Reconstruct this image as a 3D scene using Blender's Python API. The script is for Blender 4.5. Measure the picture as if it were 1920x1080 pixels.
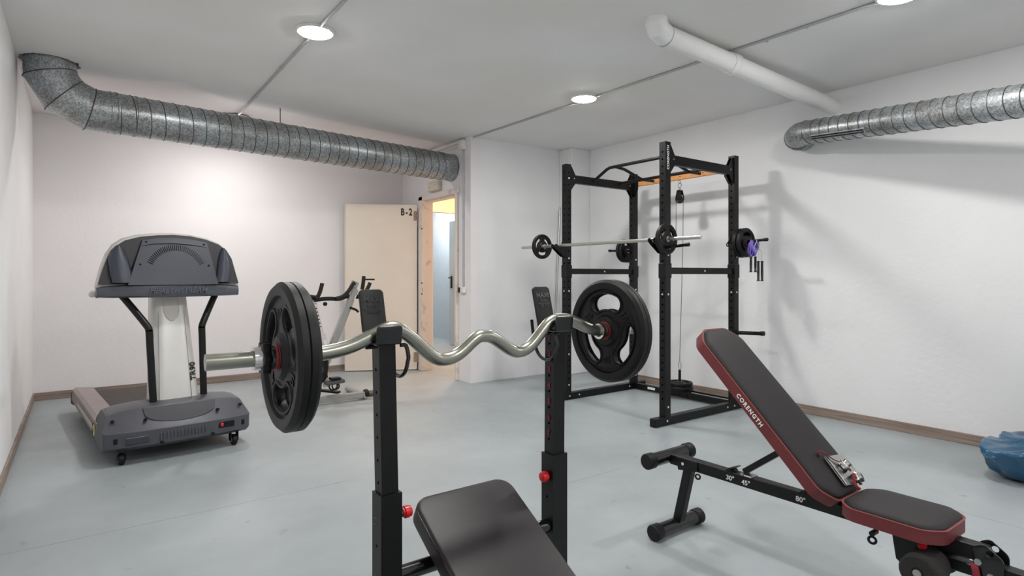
import bpy, bmesh, math, random
from mathutils import Vector, Matrix, noise
random.seed(7)
for o in list(bpy.data.objects): bpy.data.objects.remove(o, do_unlink=True)
SC = bpy.context.scene
COL = SC.collection
PI = math.pi
V = Vector
# ------------------------------------------------------------------ camera, world, lights, exposure
YAW = math.atan(810/1100)
cd = bpy.data.cameras.new('camera'); cam = bpy.data.objects.new('camera', cd); COL.objects.link(cam)
cam.location = (0, 0, 1.15); cam.rotation_euler = (PI/2, 0, -YAW)
cd.sensor_width = 36; cd.lens = 36*1100/1920; cd.shift_y = -25/1920; cd.clip_start = .02; cd.clip_end = 60
SC.camera = cam
w = bpy.data.worlds.new('world'); SC.world = w; w.use_nodes = True
w.node_tree.nodes['Background'].inputs[0].default_value = (.8, .85, .9, 1)
w.node_tree.nodes['Background'].inputs[1].default_value = .1
vs = SC.view_settings
vs.view_transform = 'Standard'; vs.look = 'None'; vs.exposure = 0.0; vs.gamma = 1; vs.use_curve_mapping = False
LAMP_STRENGTH = 262        # ceiling lamps (their light is the diffuser of each lamp)
H = 2.617                  # ceiling height
LAMPS = [(1.137, 3.535), (3.354, 3.552), (3.436, 1.26), (1.137, 1.26), (1.137, -1.03), (3.40, -1.03), (1.175, 5.92)]
def point_light(name, loc, energy, size, colr):
    d = bpy.data.lights.new(name, 'AREA'); d.shape = 'DISK'; d.size = size; d.energy = energy; d.color = colr
    o = bpy.data.objects.new(name, d); COL.objects.link(o); o.location = loc
point_light('corridor_lamp_light', (4.1, 6.5, 2.53), 40, .3, (1, .68, .44))
point_light('storeroom_lamp_light', (4.7, 9.0, 2.53), 34, .3, (.85, .93, 1))

# ------------------------------------------------------------------ materials
def lin(c):
    return tuple((v/255/12.92 if v/255 <= .04045 else ((v/255+.055)/1.055)**2.4) for v in c) + (1,)
def mat(name, rgb, rough=.5, metal=0, var=.0, vscale=8, bump=0, bscale=60, spec=.5, emit=0, coat=0, rgb2=None, stretch=None, detail=4):
    m = bpy.data.materials.new(name); m.use_nodes = True
    nt = m.node_tree; b = nt.nodes['Principled BSDF']
    b.inputs['Base Color'].default_value = lin(rgb); b.inputs['Roughness'].default_value = rough
    b.inputs['Metallic'].default_value = metal
    b.inputs['Specular IOR Level'].default_value = spec
    b.inputs['Coat Weight'].default_value = coat
    tc = nt.nodes.new('ShaderNodeTexCoord'); vec = tc.outputs['Object']
    if stretch:
        mp = nt.nodes.new('ShaderNodeMapping'); mp.inputs['Scale'].default_value = stretch
        nt.links.new(vec, mp.inputs[0]); vec = mp.outputs[0]
    if var or rgb2:
        n = nt.nodes.new('ShaderNodeTexNoise'); n.inputs['Scale'].default_value = vscale; n.inputs['Detail'].default_value = detail
        nt.links.new(vec, n.inputs['Vector'])
        r = nt.nodes.new('ShaderNodeValToRGB'); r.color_ramp.elements[0].position = .35; r.color_ramp.elements[1].position = .68
        a = lin(rgb)
        c2 = lin(rgb2) if rgb2 else tuple(max(0, v*(1-var)) for v in a[:3]) + (1,)
        r.color_ramp.elements[0].color = c2; r.color_ramp.elements[1].color = a
        nt.links.new(n.outputs['Fac'], r.inputs['Fac']); nt.links.new(r.outputs['Color'], b.inputs['Base Color'])
    if bump:
        n2 = nt.nodes.new('ShaderNodeTexNoise'); n2.inputs['Scale'].default_value = bscale; n2.inputs['Detail'].default_value = 3
        nt.links.new(vec, n2.inputs['Vector'])
        bp = nt.nodes.new('ShaderNodeBump'); bp.inputs['Strength'].default_value = bump; bp.inputs['Distance'].default_value = .004
        nt.links.new(n2.outputs['Fac'], bp.inputs['Height']); nt.links.new(bp.outputs['Normal'], b.inputs['Normal'])
    if emit:
        b.inputs['Emission Color'].default_value = lin(rgb); b.inputs['Emission Strength'].default_value = emit
    return m
M = {}
M['wall_warm_light'] = mat('plaster_warm_light_tint', (236, 232, 233), .75, var=.04, vscale=1.6, bump=.35, bscale=25)  # slight pink in the colour stands in for warm light from the doorway
M['wall'] = mat('painted_plaster', (236, 236, 237), .7, var=.05, vscale=1.6, bump=.5, bscale=22)
M['ceil'] = mat('grey_ceiling_paint', (238, 237, 238), .8, rgb2=(229, 227, 223), vscale=.8, bump=.35, bscale=14)
M['ceil_white'] = mat('bare_ceiling_plaster', (246, 240, 240), .8, var=.04, vscale=3, bump=.3, bscale=20)
M['warmwall'] = mat('corridor_paint', (250, 225, 190), .8, var=.02)
M['storewall'] = mat('storeroom_paint', (196, 205, 210), .7, var=.04)
M['black'] = mat('black_powder_coat', (8, 8, 9), .42, spec=.35, var=.25, vscale=30, bump=.08, bscale=300)
M['blackgloss'] = mat('black_gloss_paint', (14, 14, 15), .22, coat=.3)
M['hole'] = mat('dark_hole', (5, 5, 5), .9)
M['rubber'] = mat('black_rubber', (9, 9, 10), .5, spec=.35, var=.2, vscale=40, bump=.12, bscale=500)
M['foam'] = mat('black_foam', (38, 36, 35), .9, bump=.6, bscale=350)
M['vinyl'] = mat('black_vinyl', (34, 31, 32), .45, var=.1, vscale=5, bump=.09, bscale=420, spec=.4)
M['vinylflat'] = mat('charcoal_vinyl', (30, 27, 28), .6, var=.1, vscale=5, bump=.12, bscale=420, spec=.35)
M['redvinyl'] = mat('oxblood_vinyl', (104, 38, 40), .5, var=.1, vscale=8, bump=.2, bscale=300)
M['redpipe'] = mat('light_red_piping', (150, 74, 68), .5)
M['red'] = mat('red_plastic', (205, 28, 36), .3)
M['redtape'] = mat('dark_red_marking', (128, 22, 27), .5)
M['strap'] = mat('dark_red_webbing', (125, 30, 42), .7, bump=.3, bscale=300)
M['nickel'] = mat('brushed_nickel', (158, 158, 148), .33, 1, var=.12, vscale=12, stretch=(3, 60, 60))
M['chrome'] = mat('chrome', (215, 215, 212), .16, 1)
M['barsteel'] = mat('satin_bar_steel', (196, 194, 188), .3, .85)
M['steel'] = mat('zinc_steel', (180, 180, 178), .35, .9)
M['bolt'] = mat('bright_bolt', (225, 225, 225), .3, .4)
M['white'] = mat('white_pvc', (236, 235, 234), .35, var=.03, vscale=5)
M['whitep'] = mat('white_plastic', (228, 226, 220), .4)
M['conduit'] = mat('grey_conduit', (178, 178, 180), .5)
M['ivory'] = mat('aged_ivory_plastic', (222, 212, 192), .5, var=.08, vscale=20)
M['door'] = mat('cream_door_paint', (226, 214, 200), .5, var=.06, vscale=3, bump=.1, bscale=10)
M['frame'] = mat('worn_frame_paint', (222, 212, 204), .6, rgb2=(196, 180, 168), vscale=9, detail=8)
M['frame'].node_tree.nodes['Color Ramp'].color_ramp.elements[0].position = .28
M['frame'].node_tree.nodes['Color Ramp'].color_ramp.elements[1].position = .40
M['rust'] = mat('rusty_hinge', (176, 150, 132), .7, var=.4, vscale=60)
M['ink'] = mat('black_lettering', (28, 26, 26), .6)
M['whiteink'] = mat('white_lettering', (232, 232, 232), .6)
M['greyink'] = mat('raised_grey_lettering', (90, 94, 104), .35)
M['tm_dark'] = mat('treadmill_slate_plastic', (52, 56, 66), .38, var=.06, vscale=10, bump=.1, bscale=200)
M['tm_grey'] = mat('treadmill_grey_plastic', (78, 79, 86), .42, var=.05, vscale=10, bump=.08, bscale=200)
M['tm_lip'] = mat('treadmill_lip_plastic', (74, 77, 86), .3, var=.05)
M['tm_rail'] = mat('treadmill_side_rail', (150, 138, 134), .45, var=.12, vscale=14)
M['tm_light'] = mat('treadmill_trim', (196, 190, 184), .4)
M['tm_belt'] = mat('running_belt', (70, 62, 58), .7, var=.25, vscale=12, bump=.2, bscale=120)
M['tm_silver'] = mat('silver_column', (205, 203, 200), .32, .15, var=.03)
M['tm_scoop'] = mat('smooth_slate_plastic', (50, 55, 66), .35)
M['tm_scoopdark'] = mat('treadmill_dark_grey_plastic', (66, 66, 72), .6)
M['tm_shell'] = mat('treadmill_shell_plastic', (26, 28, 34), .5)
M['bike'] = mat('grey_bike_paint', (158, 156, 152), .35, .3, var=.08)
M['bikew'] = mat('white_bike_metal', (214, 206, 200), .3, .3)
M['purple'] = mat('purple_pvc', (132, 112, 214), .3)
M['clear'] = mat('clear_grey_cord', (190, 190, 195), .25)
M['orange'] = mat('orange_powder_coat', (218, 150, 88), .5, var=.12, vscale=30)
M['bag'] = mat('blue_tarpaulin', (4, 84, 122), .22, var=.3, vscale=5, bump=.35, bscale=18, coat=.3)
M['lamp'] = mat('lit_diffuser', (255, 253, 250), .5, emit=LAMP_STRENGTH)
M['lampwarm'] = mat('lit_warm_diffuser', (255, 210, 160), .5, emit=8)
M['paper'] = mat('label_paper', (225, 225, 225), .6)
M['yellow'] = mat('yellow_label', (210, 200, 90), .6)
M['bluegrey_door'] = mat('blue_grey_door_paint', (185, 195, 200), .5)

def floor_mat():
    m = bpy.data.materials.new('painted_concrete_floor'); m.use_nodes = True
    nt = m.node_tree; b = nt.nodes['Principled BSDF']; L = nt.links
    tc = nt.nodes.new('ShaderNodeTexCoord')
    n = nt.nodes.new('ShaderNodeTexNoise'); n.inputs['Scale'].default_value = .9; n.inputs['Detail'].default_value = 7; n.inputs['Roughness'].default_value = .6
    L.new(tc.outputs['Object'], n.inputs['Vector'])
    r = nt.nodes.new('ShaderNodeValToRGB'); e = r.color_ramp.elements
    e[0].position = .3; e[0].color = lin((142, 149, 152)); e[1].position = .7; e[1].color = lin((168, 175, 178))
    L.new(n.outputs['Fac'], r.inputs['Fac'])
    # small scuffs
    n3 = nt.nodes.new('ShaderNodeTexNoise'); n3.inputs['Scale'].default_value = 9; n3.inputs['Detail'].default_value = 9
    L.new(tc.outputs['Object'], n3.inputs['Vector'])
    r3 = nt.nodes.new('ShaderNodeValToRGB'); e3 = r3.color_ramp.elements
    e3[0].position = .26; e3[0].color = (.72, .72, .72, 1); e3[1].position = .33; e3[1].color = (1, 1, 1, 1)
    L.new(n3.outputs['Fac'], r3.inputs['Fac'])
    mx = nt.nodes.new('ShaderNodeMix'); mx.data_type = 'RGBA'; mx.blend_type = 'MULTIPLY'; mx.inputs[0].default_value = 1
    L.new(r.outputs['Color'], mx.inputs[6]); L.new(r3.outputs['Color'], mx.inputs[7])
    # hairline joints across the slab: distance to segments y=y0 between x0 and x1
    sep = nt.nodes.new('ShaderNodeSeparateXYZ'); L.new(tc.outputs['Object'], sep.inputs[0])
    wob = nt.nodes.new('ShaderNodeTexNoise'); wob.inputs['Scale'].default_value = 5; wob.inputs['Detail'].default_value = 6
    L.new(tc.outputs['Object'], wob.inputs['Vector'])
    def M_(op, a, bb=None):
        q = nt.nodes.new('ShaderNodeMath'); q.operation = op
        for i, s in enumerate((a, bb)):
            if s is None: continue
            if isinstance(s, (int, float)): q.inputs[i].default_value = s
            else: L.new(s, q.inputs[i])
        return q.outputs[0]
    yw = M_('ADD', sep.outputs['Y'], M_('MULTIPLY', M_('SUBTRACT', wob.outputs['Fac'], .5), .012))
    tot = None
    for (y0, x0, x1, wd, st) in ((3.18, -.3, 1.2, .0028, .55), (2.42, 2.0, 2.6, .003, .45), (3.65, 3.3, 4.5, .003, .3)):
        a = M_('LESS_THAN', M_('ABSOLUTE', M_('SUBTRACT', yw, y0)), wd)
        c = M_('MULTIPLY', M_('GREATER_THAN', sep.outputs['X'], x0), M_('LESS_THAN', sep.outputs['X'], x1))
        k = M_('MULTIPLY', M_('MULTIPLY', a, c), st)
        tot = k if tot is None else M_('MAXIMUM', tot, k)
    xw = M_('ADD', sep.outputs['X'], M_('MULTIPLY', M_('SUBTRACT', wob.outputs['Fac'], .5), .012))
    a = M_('LESS_THAN', M_('ABSOLUTE', M_('SUBTRACT', xw, 3.44)), .003)
    k = M_('MULTIPLY', M_('MULTIPLY', a, M_('LESS_THAN', sep.outputs['Y'], 1.4)), .55); tot = M_('MAXIMUM', tot, k)
    mx2 = nt.nodes.new('ShaderNodeMix'); mx2.data_type = 'RGBA'
    L.new(tot, mx2.inputs[0]); L.new(mx.outputs[2], mx2.inputs[6]); mx2.inputs[7].default_value = lin((90, 96, 100))
    L.new(mx2.outputs[2], b.inputs['Base Color'])
    rr = nt.nodes.new('ShaderNodeMapRange'); rr.inputs['To Min'].default_value = .3; rr.inputs['To Max'].default_value = .48
    L.new(n3.outputs['Fac'], rr.inputs['Value']); L.new(rr.outputs[0], b.inputs['Roughness'])
    bp = nt.nodes.new('ShaderNodeBump'); bp.inputs['Strength'].default_value = .12; bp.inputs['Distance'].default_value = .004
    L.new(n.outputs['Fac'], bp.inputs['Height']); L.new(bp.outputs['Normal'], b.inputs['Normal'])
    return m
M['floor'] = floor_mat()
def galv_mat():
    m = bpy.data.materials.new('galvanised_sheet'); m.use_nodes = True
    nt = m.node_tree; b = nt.nodes['Principled BSDF']; L = nt.links
    tc = nt.nodes.new('ShaderNodeTexCoord')
    v = nt.nodes.new('ShaderNodeTexVoronoi'); v.inputs['Scale'].default_value = 110
    L.new(tc.outputs['Object'], v.inputs['Vector'])
    n = nt.nodes.new('ShaderNodeTexNoise'); n.inputs['Scale'].default_value = 5; n.inputs['Detail'].default_value = 8
    L.new(tc.outputs['Object'], n.inputs['Vector'])
    r = nt.nodes.new('ShaderNodeValToRGB'); e = r.color_ramp.elements
    e[0].color = lin((128, 134, 138)); e[1].color = lin((214, 217, 218))
    L.new(v.outputs['Color'], r.inputs['Fac'])
    r2 = nt.nodes.new('ShaderNodeValToRGB'); e = r2.color_ramp.elements
    e[0].position = .35; e[0].color = lin((186, 180, 172)); e[1].position = .6; e[1].color = lin((236, 238, 240))
    L.new(n.outputs['Fac'], r2.inputs['Fac'])
    mx = nt.nodes.new('ShaderNodeMix'); mx.data_type = 'RGBA'; mx.blend_type = 'MULTIPLY'; mx.inputs[0].default_value = .8
    L.new(r.outputs['Color'], mx.inputs[6]); L.new(r2.outputs['Color'], mx.inputs[7])
    L.new(mx.outputs[2], b.inputs['Base Color'])
    b.inputs['Metallic'].default_value = .7; b.inputs['Roughness'].default_value = .36
    return m
M['galv'] = galv_mat()
M['seam'] = mat('dark_duct_seam', (92, 90, 88), .5, .7)
def wood_mat():
    m = mat('taupe_wood_skirting', (158, 142, 130), .5, rgb2=(122, 106, 96), vscale=3, stretch=(1, 1, 30), detail=8)
    return m
M['wood'] = wood_mat()

# ------------------------------------------------------------------ mesh builder
ROOT = {}      # object name -> world matrix of its top-level thing
def frame_for(d):
    d = d.normalized(); a = V((0, 0, 1)) if abs(d.z) < .9 else V((1, 0, 0))
    u = d.cross(a).normalized(); return u, d.cross(u).normalized()
class MB:
    def __init__(s): s.bm = bmesh.new()
    def _merge(s, bm2, mtx=None):
        if mtx is not None: bm2.transform(mtx)
        me = bpy.data.meshes.new('t'); bm2.to_mesh(me); bm2.free(); s.bm.from_mesh(me); bpy.data.meshes.remove(me)
    def box(s, c, size, rot=None, bev=0, seg=1):
        b = bmesh.new(); bmesh.ops.create_cube(b, size=1); bmesh.ops.scale(b, vec=V(size), verts=b.verts)
        if bev: bmesh.ops.bevel(b, geom=list(b.edges), offset=bev, segments=seg, profile=.5, affect='EDGES')
        mt = Matrix.Translation(V(c)) @ (rot.to_4x4() if rot is not None else Matrix())
        s._merge(b, mt); return s
    def beam(s, p, q, wu, wv, bev=.003, up=(0, 0, 1)):
        p, q = V(p), V(q); d = (q-p); L = d.length; d.normalize(); up = V(up)
        u = up.cross(d)
        if u.length < 1e-4: u = V((1, 0, 0)).cross(d)
        u.normalize(); v = d.cross(u)
        R = Matrix((u, v, d)).transposed()
        return s.box((p+q)/2, (wu, wv, L), R, bev)
    def cyl(s, p, q, r, n=20, r2=None, bev=0):
        p, q = V(p), V(q); r2 = r if r2 is None else r2; d = q-p
        if bev:
            L = d.length; dn = d.normalized()
            prof = [(0, 0), (r-bev, 0), (r, bev), (r2, L-bev), (r2-bev, L), (0, L)]
            return s.lathe(prof, p, dn, n)
        return s.lathe([(0, 0), (r, 0), (r2, d.length), (0, d.length)], p, d.normalized(), n)
    def lathe(s, prof, o, ax, n=32, ang=None):
        o = V(o); ax = V(ax).normalized(); u, v = frame_for(ax); bm = s.bm; rings = []
        for (r, h) in prof:
            if r < 1e-6: rings.append([bm.verts.new(o+ax*h)])
            else: rings.append([bm.verts.new(o+ax*h+(u*math.cos(2*PI*i/n)+v*math.sin(2*PI*i/n))*r) for i in range(n)])
        for a, b in zip(rings, rings[1:]):
            for i in range(n):
                j = (i+1) % n
                try:
                    if len(a) == 1 and len(b) == 1: continue
                    if len(a) == 1: bm.faces.new((a[0], b[j], b[i]))
                    elif len(b) == 1: bm.faces.new((a[i], a[j], b[0]))
                    else: bm.faces.new((a[i], a[j], b[j], b[i]))
                except ValueError: pass
        return s
    def tube(s, pts, r, n=14, caps=True, closed=False, flat=1.0):
        P = [V(p) for p in pts]; bm = s.bm; m = len(P)
        D = [(P[(i+1) % m]-P[i]).normalized() for i in range(m if closed else m-1)]
        u, v = frame_for(D[0]); rings = []
        rr = r if hasattr(r, '__len__') else None
        cur = [(u*math.cos(2*PI*i/n)+v*math.sin(2*PI*i/n)*flat) for i in range(n)]
        for k in range(m):
            if closed: d0 = D[k-1]; d1 = D[k]
            else: d0 = D[max(k-1, 0)]; d1 = D[min(k, m-2)]
            nn = (d0+d1)
            nn = nn.normalized() if nn.length > 1e-5 else d1
            R = rr[k] if rr else r
            ring = []
            # carry the section along d0 on to the mitre plane, then straighten it for the next leg
            new = []
            for o in cur:
                o = (o - d0*o.dot(d0))
                off = o*R; den = d0.dot(nn)
                p = off - d0*(off.dot(nn)/den if abs(den) > .2 else 0)
                ring.append(bm.verts.new(P[k]+p))
                q = p/R if R else o
                q = q - d1*q.dot(d1); new.append(q)
            rings.append(ring); cur = new
        seq = list(zip(rings, rings[1:]))
        if closed: seq.append((rings[-1], rings[0]))
        for a, b in seq:
            for i in range(n): bm.faces.new((a[i], a[(i+1) % n], b[(i+1) % n], b[i]))
        if caps and not closed:
            bm.faces.new(rings[0][::-1]); bm.faces.new(rings[-1])
        return s
    def torus(s, c, ax, R, r, n=36, m=8):
        u, v = frame_for(V(ax))
        return s.tube([V(c)+(u*math.cos(2*PI*i/n)+v*math.sin(2*PI*i/n))*R for i in range(n)], r, m, closed=True)
    def shape(s, loops, ext, bev, mtx, res=2):
        """filled 2-D outline (with holes) given thickness and a rounded edge, placed by a matrix"""
        cu = bpy.data.curves.new('c', 'CURVE'); cu.dimensions = '2D'; cu.fill_mode = 'BOTH'
        cu.extrude = max(ext-bev, 0); cu.bevel_depth = bev; cu.bevel_resolution = res; cu.offset = -bev
        for lp in loops:
            sp = cu.splines.new('POLY'); sp.points.add(len(lp)-1); sp.use_cyclic_u = True
            for i, (x, y) in enumerate(lp): sp.points[i].co = (x, y, 0, 1)
        ob = bpy.data.objects.new('c', cu); me = bpy.data.meshes.new_from_object(ob)
        b = bmesh.new(); b.from_mesh(me); bmesh.ops.remove_doubles(b, verts=b.verts, dist=1e-5)
        bpy.data.objects.remove(ob); bpy.data.curves.remove(cu); bpy.data.meshes.remove(me)
        s._merge(b, mtx); return s
    def text(s, body, size, mtx, ext=.0006, bold=0, shear=0, space=1, sx=1):
        cu = bpy.data.curves.new('f', 'FONT'); cu.body = body; cu.size = size; cu.extrude = ext; cu.align_x = 'CENTER'; cu.align_y = 'CENTER'
        cu.offset = bold; cu.shear = shear; cu.space_character = space; cu.resolution_u = 3
        ob = bpy.data.objects.new('f', cu); me = bpy.data.meshes.new_from_object(ob)
        b = bmesh.new(); b.from_mesh(me)
        bpy.data.objects.remove(ob); bpy.data.curves.remove(cu); bpy.data.meshes.remove(me)
        s._merge(b, mtx @ Matrix.Diagonal((sx, 1, 1, 1))); return s
    def poly(s, pts, faces):
        vs_ = [s.bm.verts.new(V(p)) for p in pts]
        for f in faces: s.bm.faces.new([vs_[i] for i in f])
        return s
    def prism(s, base, vec):
        n = len(base); vec = V(vec)
        a = [s.bm.verts.new(V(p)) for p in base]; b = [s.bm.verts.new(V(p)+vec) for p in base]
        s.bm.faces.new(a[::-1]); s.bm.faces.new(b)
        for i in range(n): s.bm.faces.new((a[i], a[(i+1) % n], b[(i+1) % n], b[i]))
        return s
    def build(s, name, m, parent=None, local=False, ang=35, smooth=True):
        bmesh.ops.recalc_face_normals(s.bm, faces=s.bm.faces)
        me = bpy.data.meshes.new(name); root = ROOT.get(parent) if parent is not None else None
        if root is not None and not local: s.bm.transform(root.inverted())
        for f in s.bm.faces: f.smooth = smooth
        s.bm.to_mesh(me); s.bm.free()
        if smooth: me.set_sharp_from_angle(angle=math.radians(ang))
        me.materials.append(m)
        o = bpy.data.objects.new(name, me); COL.objects.link(o)
        if parent is not None: o.parent = parent; ROOT[o] = root if root is not None else Matrix()
        else: ROOT[o] = Matrix()
        return o
def put(o, loc):
    """give a one-mesh thing its origin at loc"""
    loc = V(loc); o.data.transform(Matrix.Translation(-loc)); o.location = loc; ROOT[o] = Matrix.Translation(loc); return o
def tag(o, label=None, cat=None, group=None, kind=None):
    for k, v in (('label', label), ('category', cat), ('group', group), ('kind', kind)):
        if v: o[k] = v
    return o
def thing(name, label, cat, loc=(0, 0, 0), rz=0, group=None, R=None):
    o = bpy.data.objects.new(name, None); COL.objects.link(o); o.empty_display_size = .05
    m = Matrix.Translation(V(loc)) @ (R.to_4x4() if R is not None else Matrix.Rotation(rz, 4, 'Z'))
    o.location = m.to_translation(); o.rotation_euler = m.to_euler(); ROOT[o] = m
    return tag(o, label, cat, group)
def copy_tree(o, parent=None):
    c = o.copy(); COL.objects.link(c); c.parent = parent; ROOT[c] = ROOT[o]
    for ch in [x for x in list(bpy.data.objects) if x.parent == o]: copy_tree(ch, c)
    return c
def mtx(o, x, y):
    """matrix with local x, y axes and origin"""
    x = V(x).normalized(); y = V(y).normalized(); z = x.cross(y).normalized(); y = z.cross(x)
    m = Matrix((x, y, z)).transposed().to_4x4(); m.translation = V(o); return m
def circ(r, n=40, cx=0, cy=0): return [(cx+r*math.cos(2*PI*i/n), cy+r*math.sin(2*PI*i/n)) for i in range(n)]
def rrect(w_, h_, r, n=6, cx=0, cy=0):
    o = []
    for k, (sx, sy) in enumerate(((1, 1), (-1, 1), (-1, -1), (1, -1))):
        for i in range(n+1):
            a = k*PI/2+i*PI/2/n; o.append((cx+sx*(w_/2-r)+r*math.cos(a), cy+sy*(h_/2-r)+r*math.sin(a)))
    return o
def smooth_path(P, k=8):
    P = [V(p) for p in P]; out = []; Q = [P[0]*2-P[1]]+P+[P[-1]*2-P[-2]]
    for i in range(1, len(Q)-2):
        p0, p1, p2, p3 = Q[i-1:i+3]
        for j in range(k):
            t = j/k; out.append(.5*((2*p1)+(p2-p0)*t+(2*p0-5*p1+4*p2-p3)*t*t+(3*p1-p0-3*p2+p3)*t**3))
    out.append(P[-1]); return out
def struct(o): o['kind'] = 'structure'; return o

# ------------------------------------------------------------------ the room
XL, XR, YB, YF = -.345, 4.85, 6.88, -2.4
XD, YK = 3.33, 5.26                   # door wall, face of the corner block
T = .12
struct(MB().poly([(XL-.5, YF-.3, 0), (7, YF-.3, 0), (7, 11, 0), (XL-.5, 11, 0), (XL-.5, YF-.3, -.1), (7, YF-.3, -.1), (7, 11, -.1), (XL-.5, 11, -.1)],
     [(0, 1, 2, 3), (4, 5, 6, 7), (0, 1, 5, 4), (1, 2, 6, 5), (2, 3, 7, 6), (3, 0, 4, 7)]).build('floor', M['floor'], smooth=False))
# ceiling: grey painted skin whose ragged edge stops short of the back wall, bare plaster beyond
edge = [(XL-.1, 5.33), (-.006, 5.35), (.15, 5.33), (.3, 5.25), (.42, 5.22), (.52, 5.13), (.60, 5.09), (.66, 5.10), (.68, 5.17), (1.12, 5.385), (2.2, 5.57), (XD, 5.76)]
base = [(XL-.1, YF-.1), (XR+.1, YF-.1), (XR+.1, YK+.1), (XD+.05, YK+.1), (XD+.05, 5.76)] + edge[::-1]
hole = circ(.170, 40, -.165, 5.15)
def ragged(lp, a):
    return [(x+random.uniform(-a, a), y+random.uniform(-a, a)) for x, y in lp]
struct(MB().shape([base, ragged(hole, .012), ], .006, 0, Matrix.Translation((0, 0, H+.006))).build('ceiling', M['ceil'], smooth=False))
struct(MB().shape([[(XL-.1, YF-.1), (7, YF-.1), (7, 11), (XL-.1, 11)], circ(.166, 32, -.165, 5.15)], .05, 0, Matrix.Translation((0, 0, H+.063))).build('ceiling', M['ceil_white'], smooth=False))
def wall(name, x0, x1, y0, y1, m, z0=0, z1=H+.012):
    return struct(MB().box(((x0+x1)/2, (y0+y1)/2, (z0+z1)/2), (x1-x0, y1-y0, z1-z0)).build(name, m, smooth=False))
wall('wall_left', XL-T, XL, YF-T, YB+T, M['wall'])
wall('wall_back', XL, XD+T, YB, YB+T, M['wall_warm_light'])
wall('wall_right', XR, XR+T, YF-T, YK, M['wall'])
wall('wall_front', XL, XR, YF-T, YF, M['wall'])
DY0, DY1, DZ = 5.515, 6.30, 2.045      # doorway
mb = MB()
for (a, b, z0, z1) in ((YK, DY0, 0, H+.012), (DY1, YB, 0, H+.012), (DY0, DY1, DZ, H+.012)):
    mb.box((XD+T/2, (a+b)/2, (z0+z1)/2), (T, b-a, z1-z0))
struct(mb.build('wall_door', M['wall_warm_light'], smooth=False))
wall('wall_block', XD+T, XR+T, YK, YK+T, M['wall'])
# corner pillar with crumbled top
struct(MB().box(((4.57+XR)/2, (5.04+YK)/2, H/2), (XR-4.57, YK-5.04, H), bev=.006).build('wall_pillar', M['wall'], smooth=False))
# corridor beyond the door and the store room beyond that
wall('wall_corridor', 5.42, 5.5, YK+T, 7.42, M['warmwall'])
wall('wall_corridor', 3.33, 3.45, YB+T, 7.42, M['warmwall'])
mb = MB()
for (a, b, z0, z1) in ((3.33, 4.05, 0, H), (4.87, 5.5, 0, H), (4.05, 4.87, 2.05, H)):
    mb.box(((a+b)/2, 7.47, (z0+z1)/2), (b-a, .1, z1-z0))
struct(mb.build('wall_corridor', M['warmwall'], smooth=False))
wall('wall_storeroom', 5.28, 5.4, 7.52, 10.6, M['storewall'])
wall('wall_storeroom', 3.33, 5.4, 10.5, 10.6, M['storewall'])
wall('wall_storeroom', 3.3, 3.4, 7.52, 10.6, M['storewall'])
# store room door leaf, standing open
d2 = MB().beam((4.865, 7.54, 1.02), (4.885, 8.34, 1.02), .04, 2.0, .003, up=(0, 0, 1)).build('door_2', M['bluegrey_door']); struct(d2)
mb = MB().box((4.852, 8.25, 1.03), (.016, .035, .20), bev=.003)
mb.tube([(4.85, 8.25, 1.10), (4.80, 8.25, 1.10), (4.79, 8.23, 1.10), (4.79, 8.12, 1.10)], .010, 8)
mb.build('door_handle', M['black'], d2)
# skirting
def skirt(name, p, q, nrm):
    p, q, nrm = V(p), V(q), V(nrm); c = (p+q)/2+nrm*.0065; c.z = .036
    sz = (abs(q.x-p.x) or .013, abs(q.y-p.y) or .013, .072)
    struct(MB().box(c, sz, bev=.003).build(name, M['wood'], smooth=False))
skirt('baseboard_back', (XL, YB, 0), (XD, YB, 0), (0, -1, 0))
skirt('baseboard_left', (XL, YF, 0), (XL, YB, 0), (1, 0, 0))
skirt('baseboard_right', (XR, YF, 0), (XR, 5.04, 0), (-1, 0, 0))
# door frame (steel, worn)
mb = MB()
fw = .05
mb.box((XD-.012, DY0+.0, DZ/2), (.05, .03, DZ), bev=.003)
mb.box((XD-.012, DY1+.03, DZ/2+.02), (.055, .10, DZ+.04), bev=.003)
mb.box((XD+.06, DY1-.006, DZ/2), (.10, .012, DZ), bev=.003)
mb.box((XD-.012, (DY0+DY1)/2+.015, DZ+.02), (.055, DY1-DY0+.12, .055), bev=.003)
mb.box((XD+.06, (DY0+DY1)/2, DZ-.01), (.10, DY1-DY0, .03), bev=.003)
tr = mb.build('trim_1', M['frame']); struct(tr)
mb = MB()
for z in (.92, 1.05, 1.7): mb.cyl((XD-.041, DY1-.012, z), (XD-.036, DY1-.012, z), .011, 10)
mb.box((XD-.036, DY1-.012, .97), (.004, .018, .05))
mb.build('strike_hole', M['hole'], tr)
# the open cream leaf, hinged on the far jamb
hx, hy = 3.285, 6.40; fx, fy = 2.535, 6.79
dv = V((fx-hx, fy-hy, 0)).normalized(); dl = V((fx-hx, fy-hy, 0)).length; nv = V((-dv.y, dv.x, 0))
if nv.y > 0: nv = -nv
leaf = MB().shape([rrect(dl, 1.98, .012, 3)], .02, .004, mtx(V((hx, hy, 1.0))+dv*dl/2, -dv, (0, 0, 1))).build('door_1', M['door']); struct(leaf)
mb = MB()
for a, b, c, d in ((0, .985, dl-.01, .012), (0, -.985, dl-.01, .012), (dl/2-.006, 0, .012, 1.96), (-dl/2+.006, 0, .012, 1.96)):
    mb.box(V((hx, hy, 1.0))+dv*(dl/2+a)+nv*.021+V((0, 0, b)), (c, .006, d), Matrix.Rotation(math.atan2(dv.y, dv.x), 3, 'Z'), bev=.001)
mb.build('edge_fold', M['door'], leaf)
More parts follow.
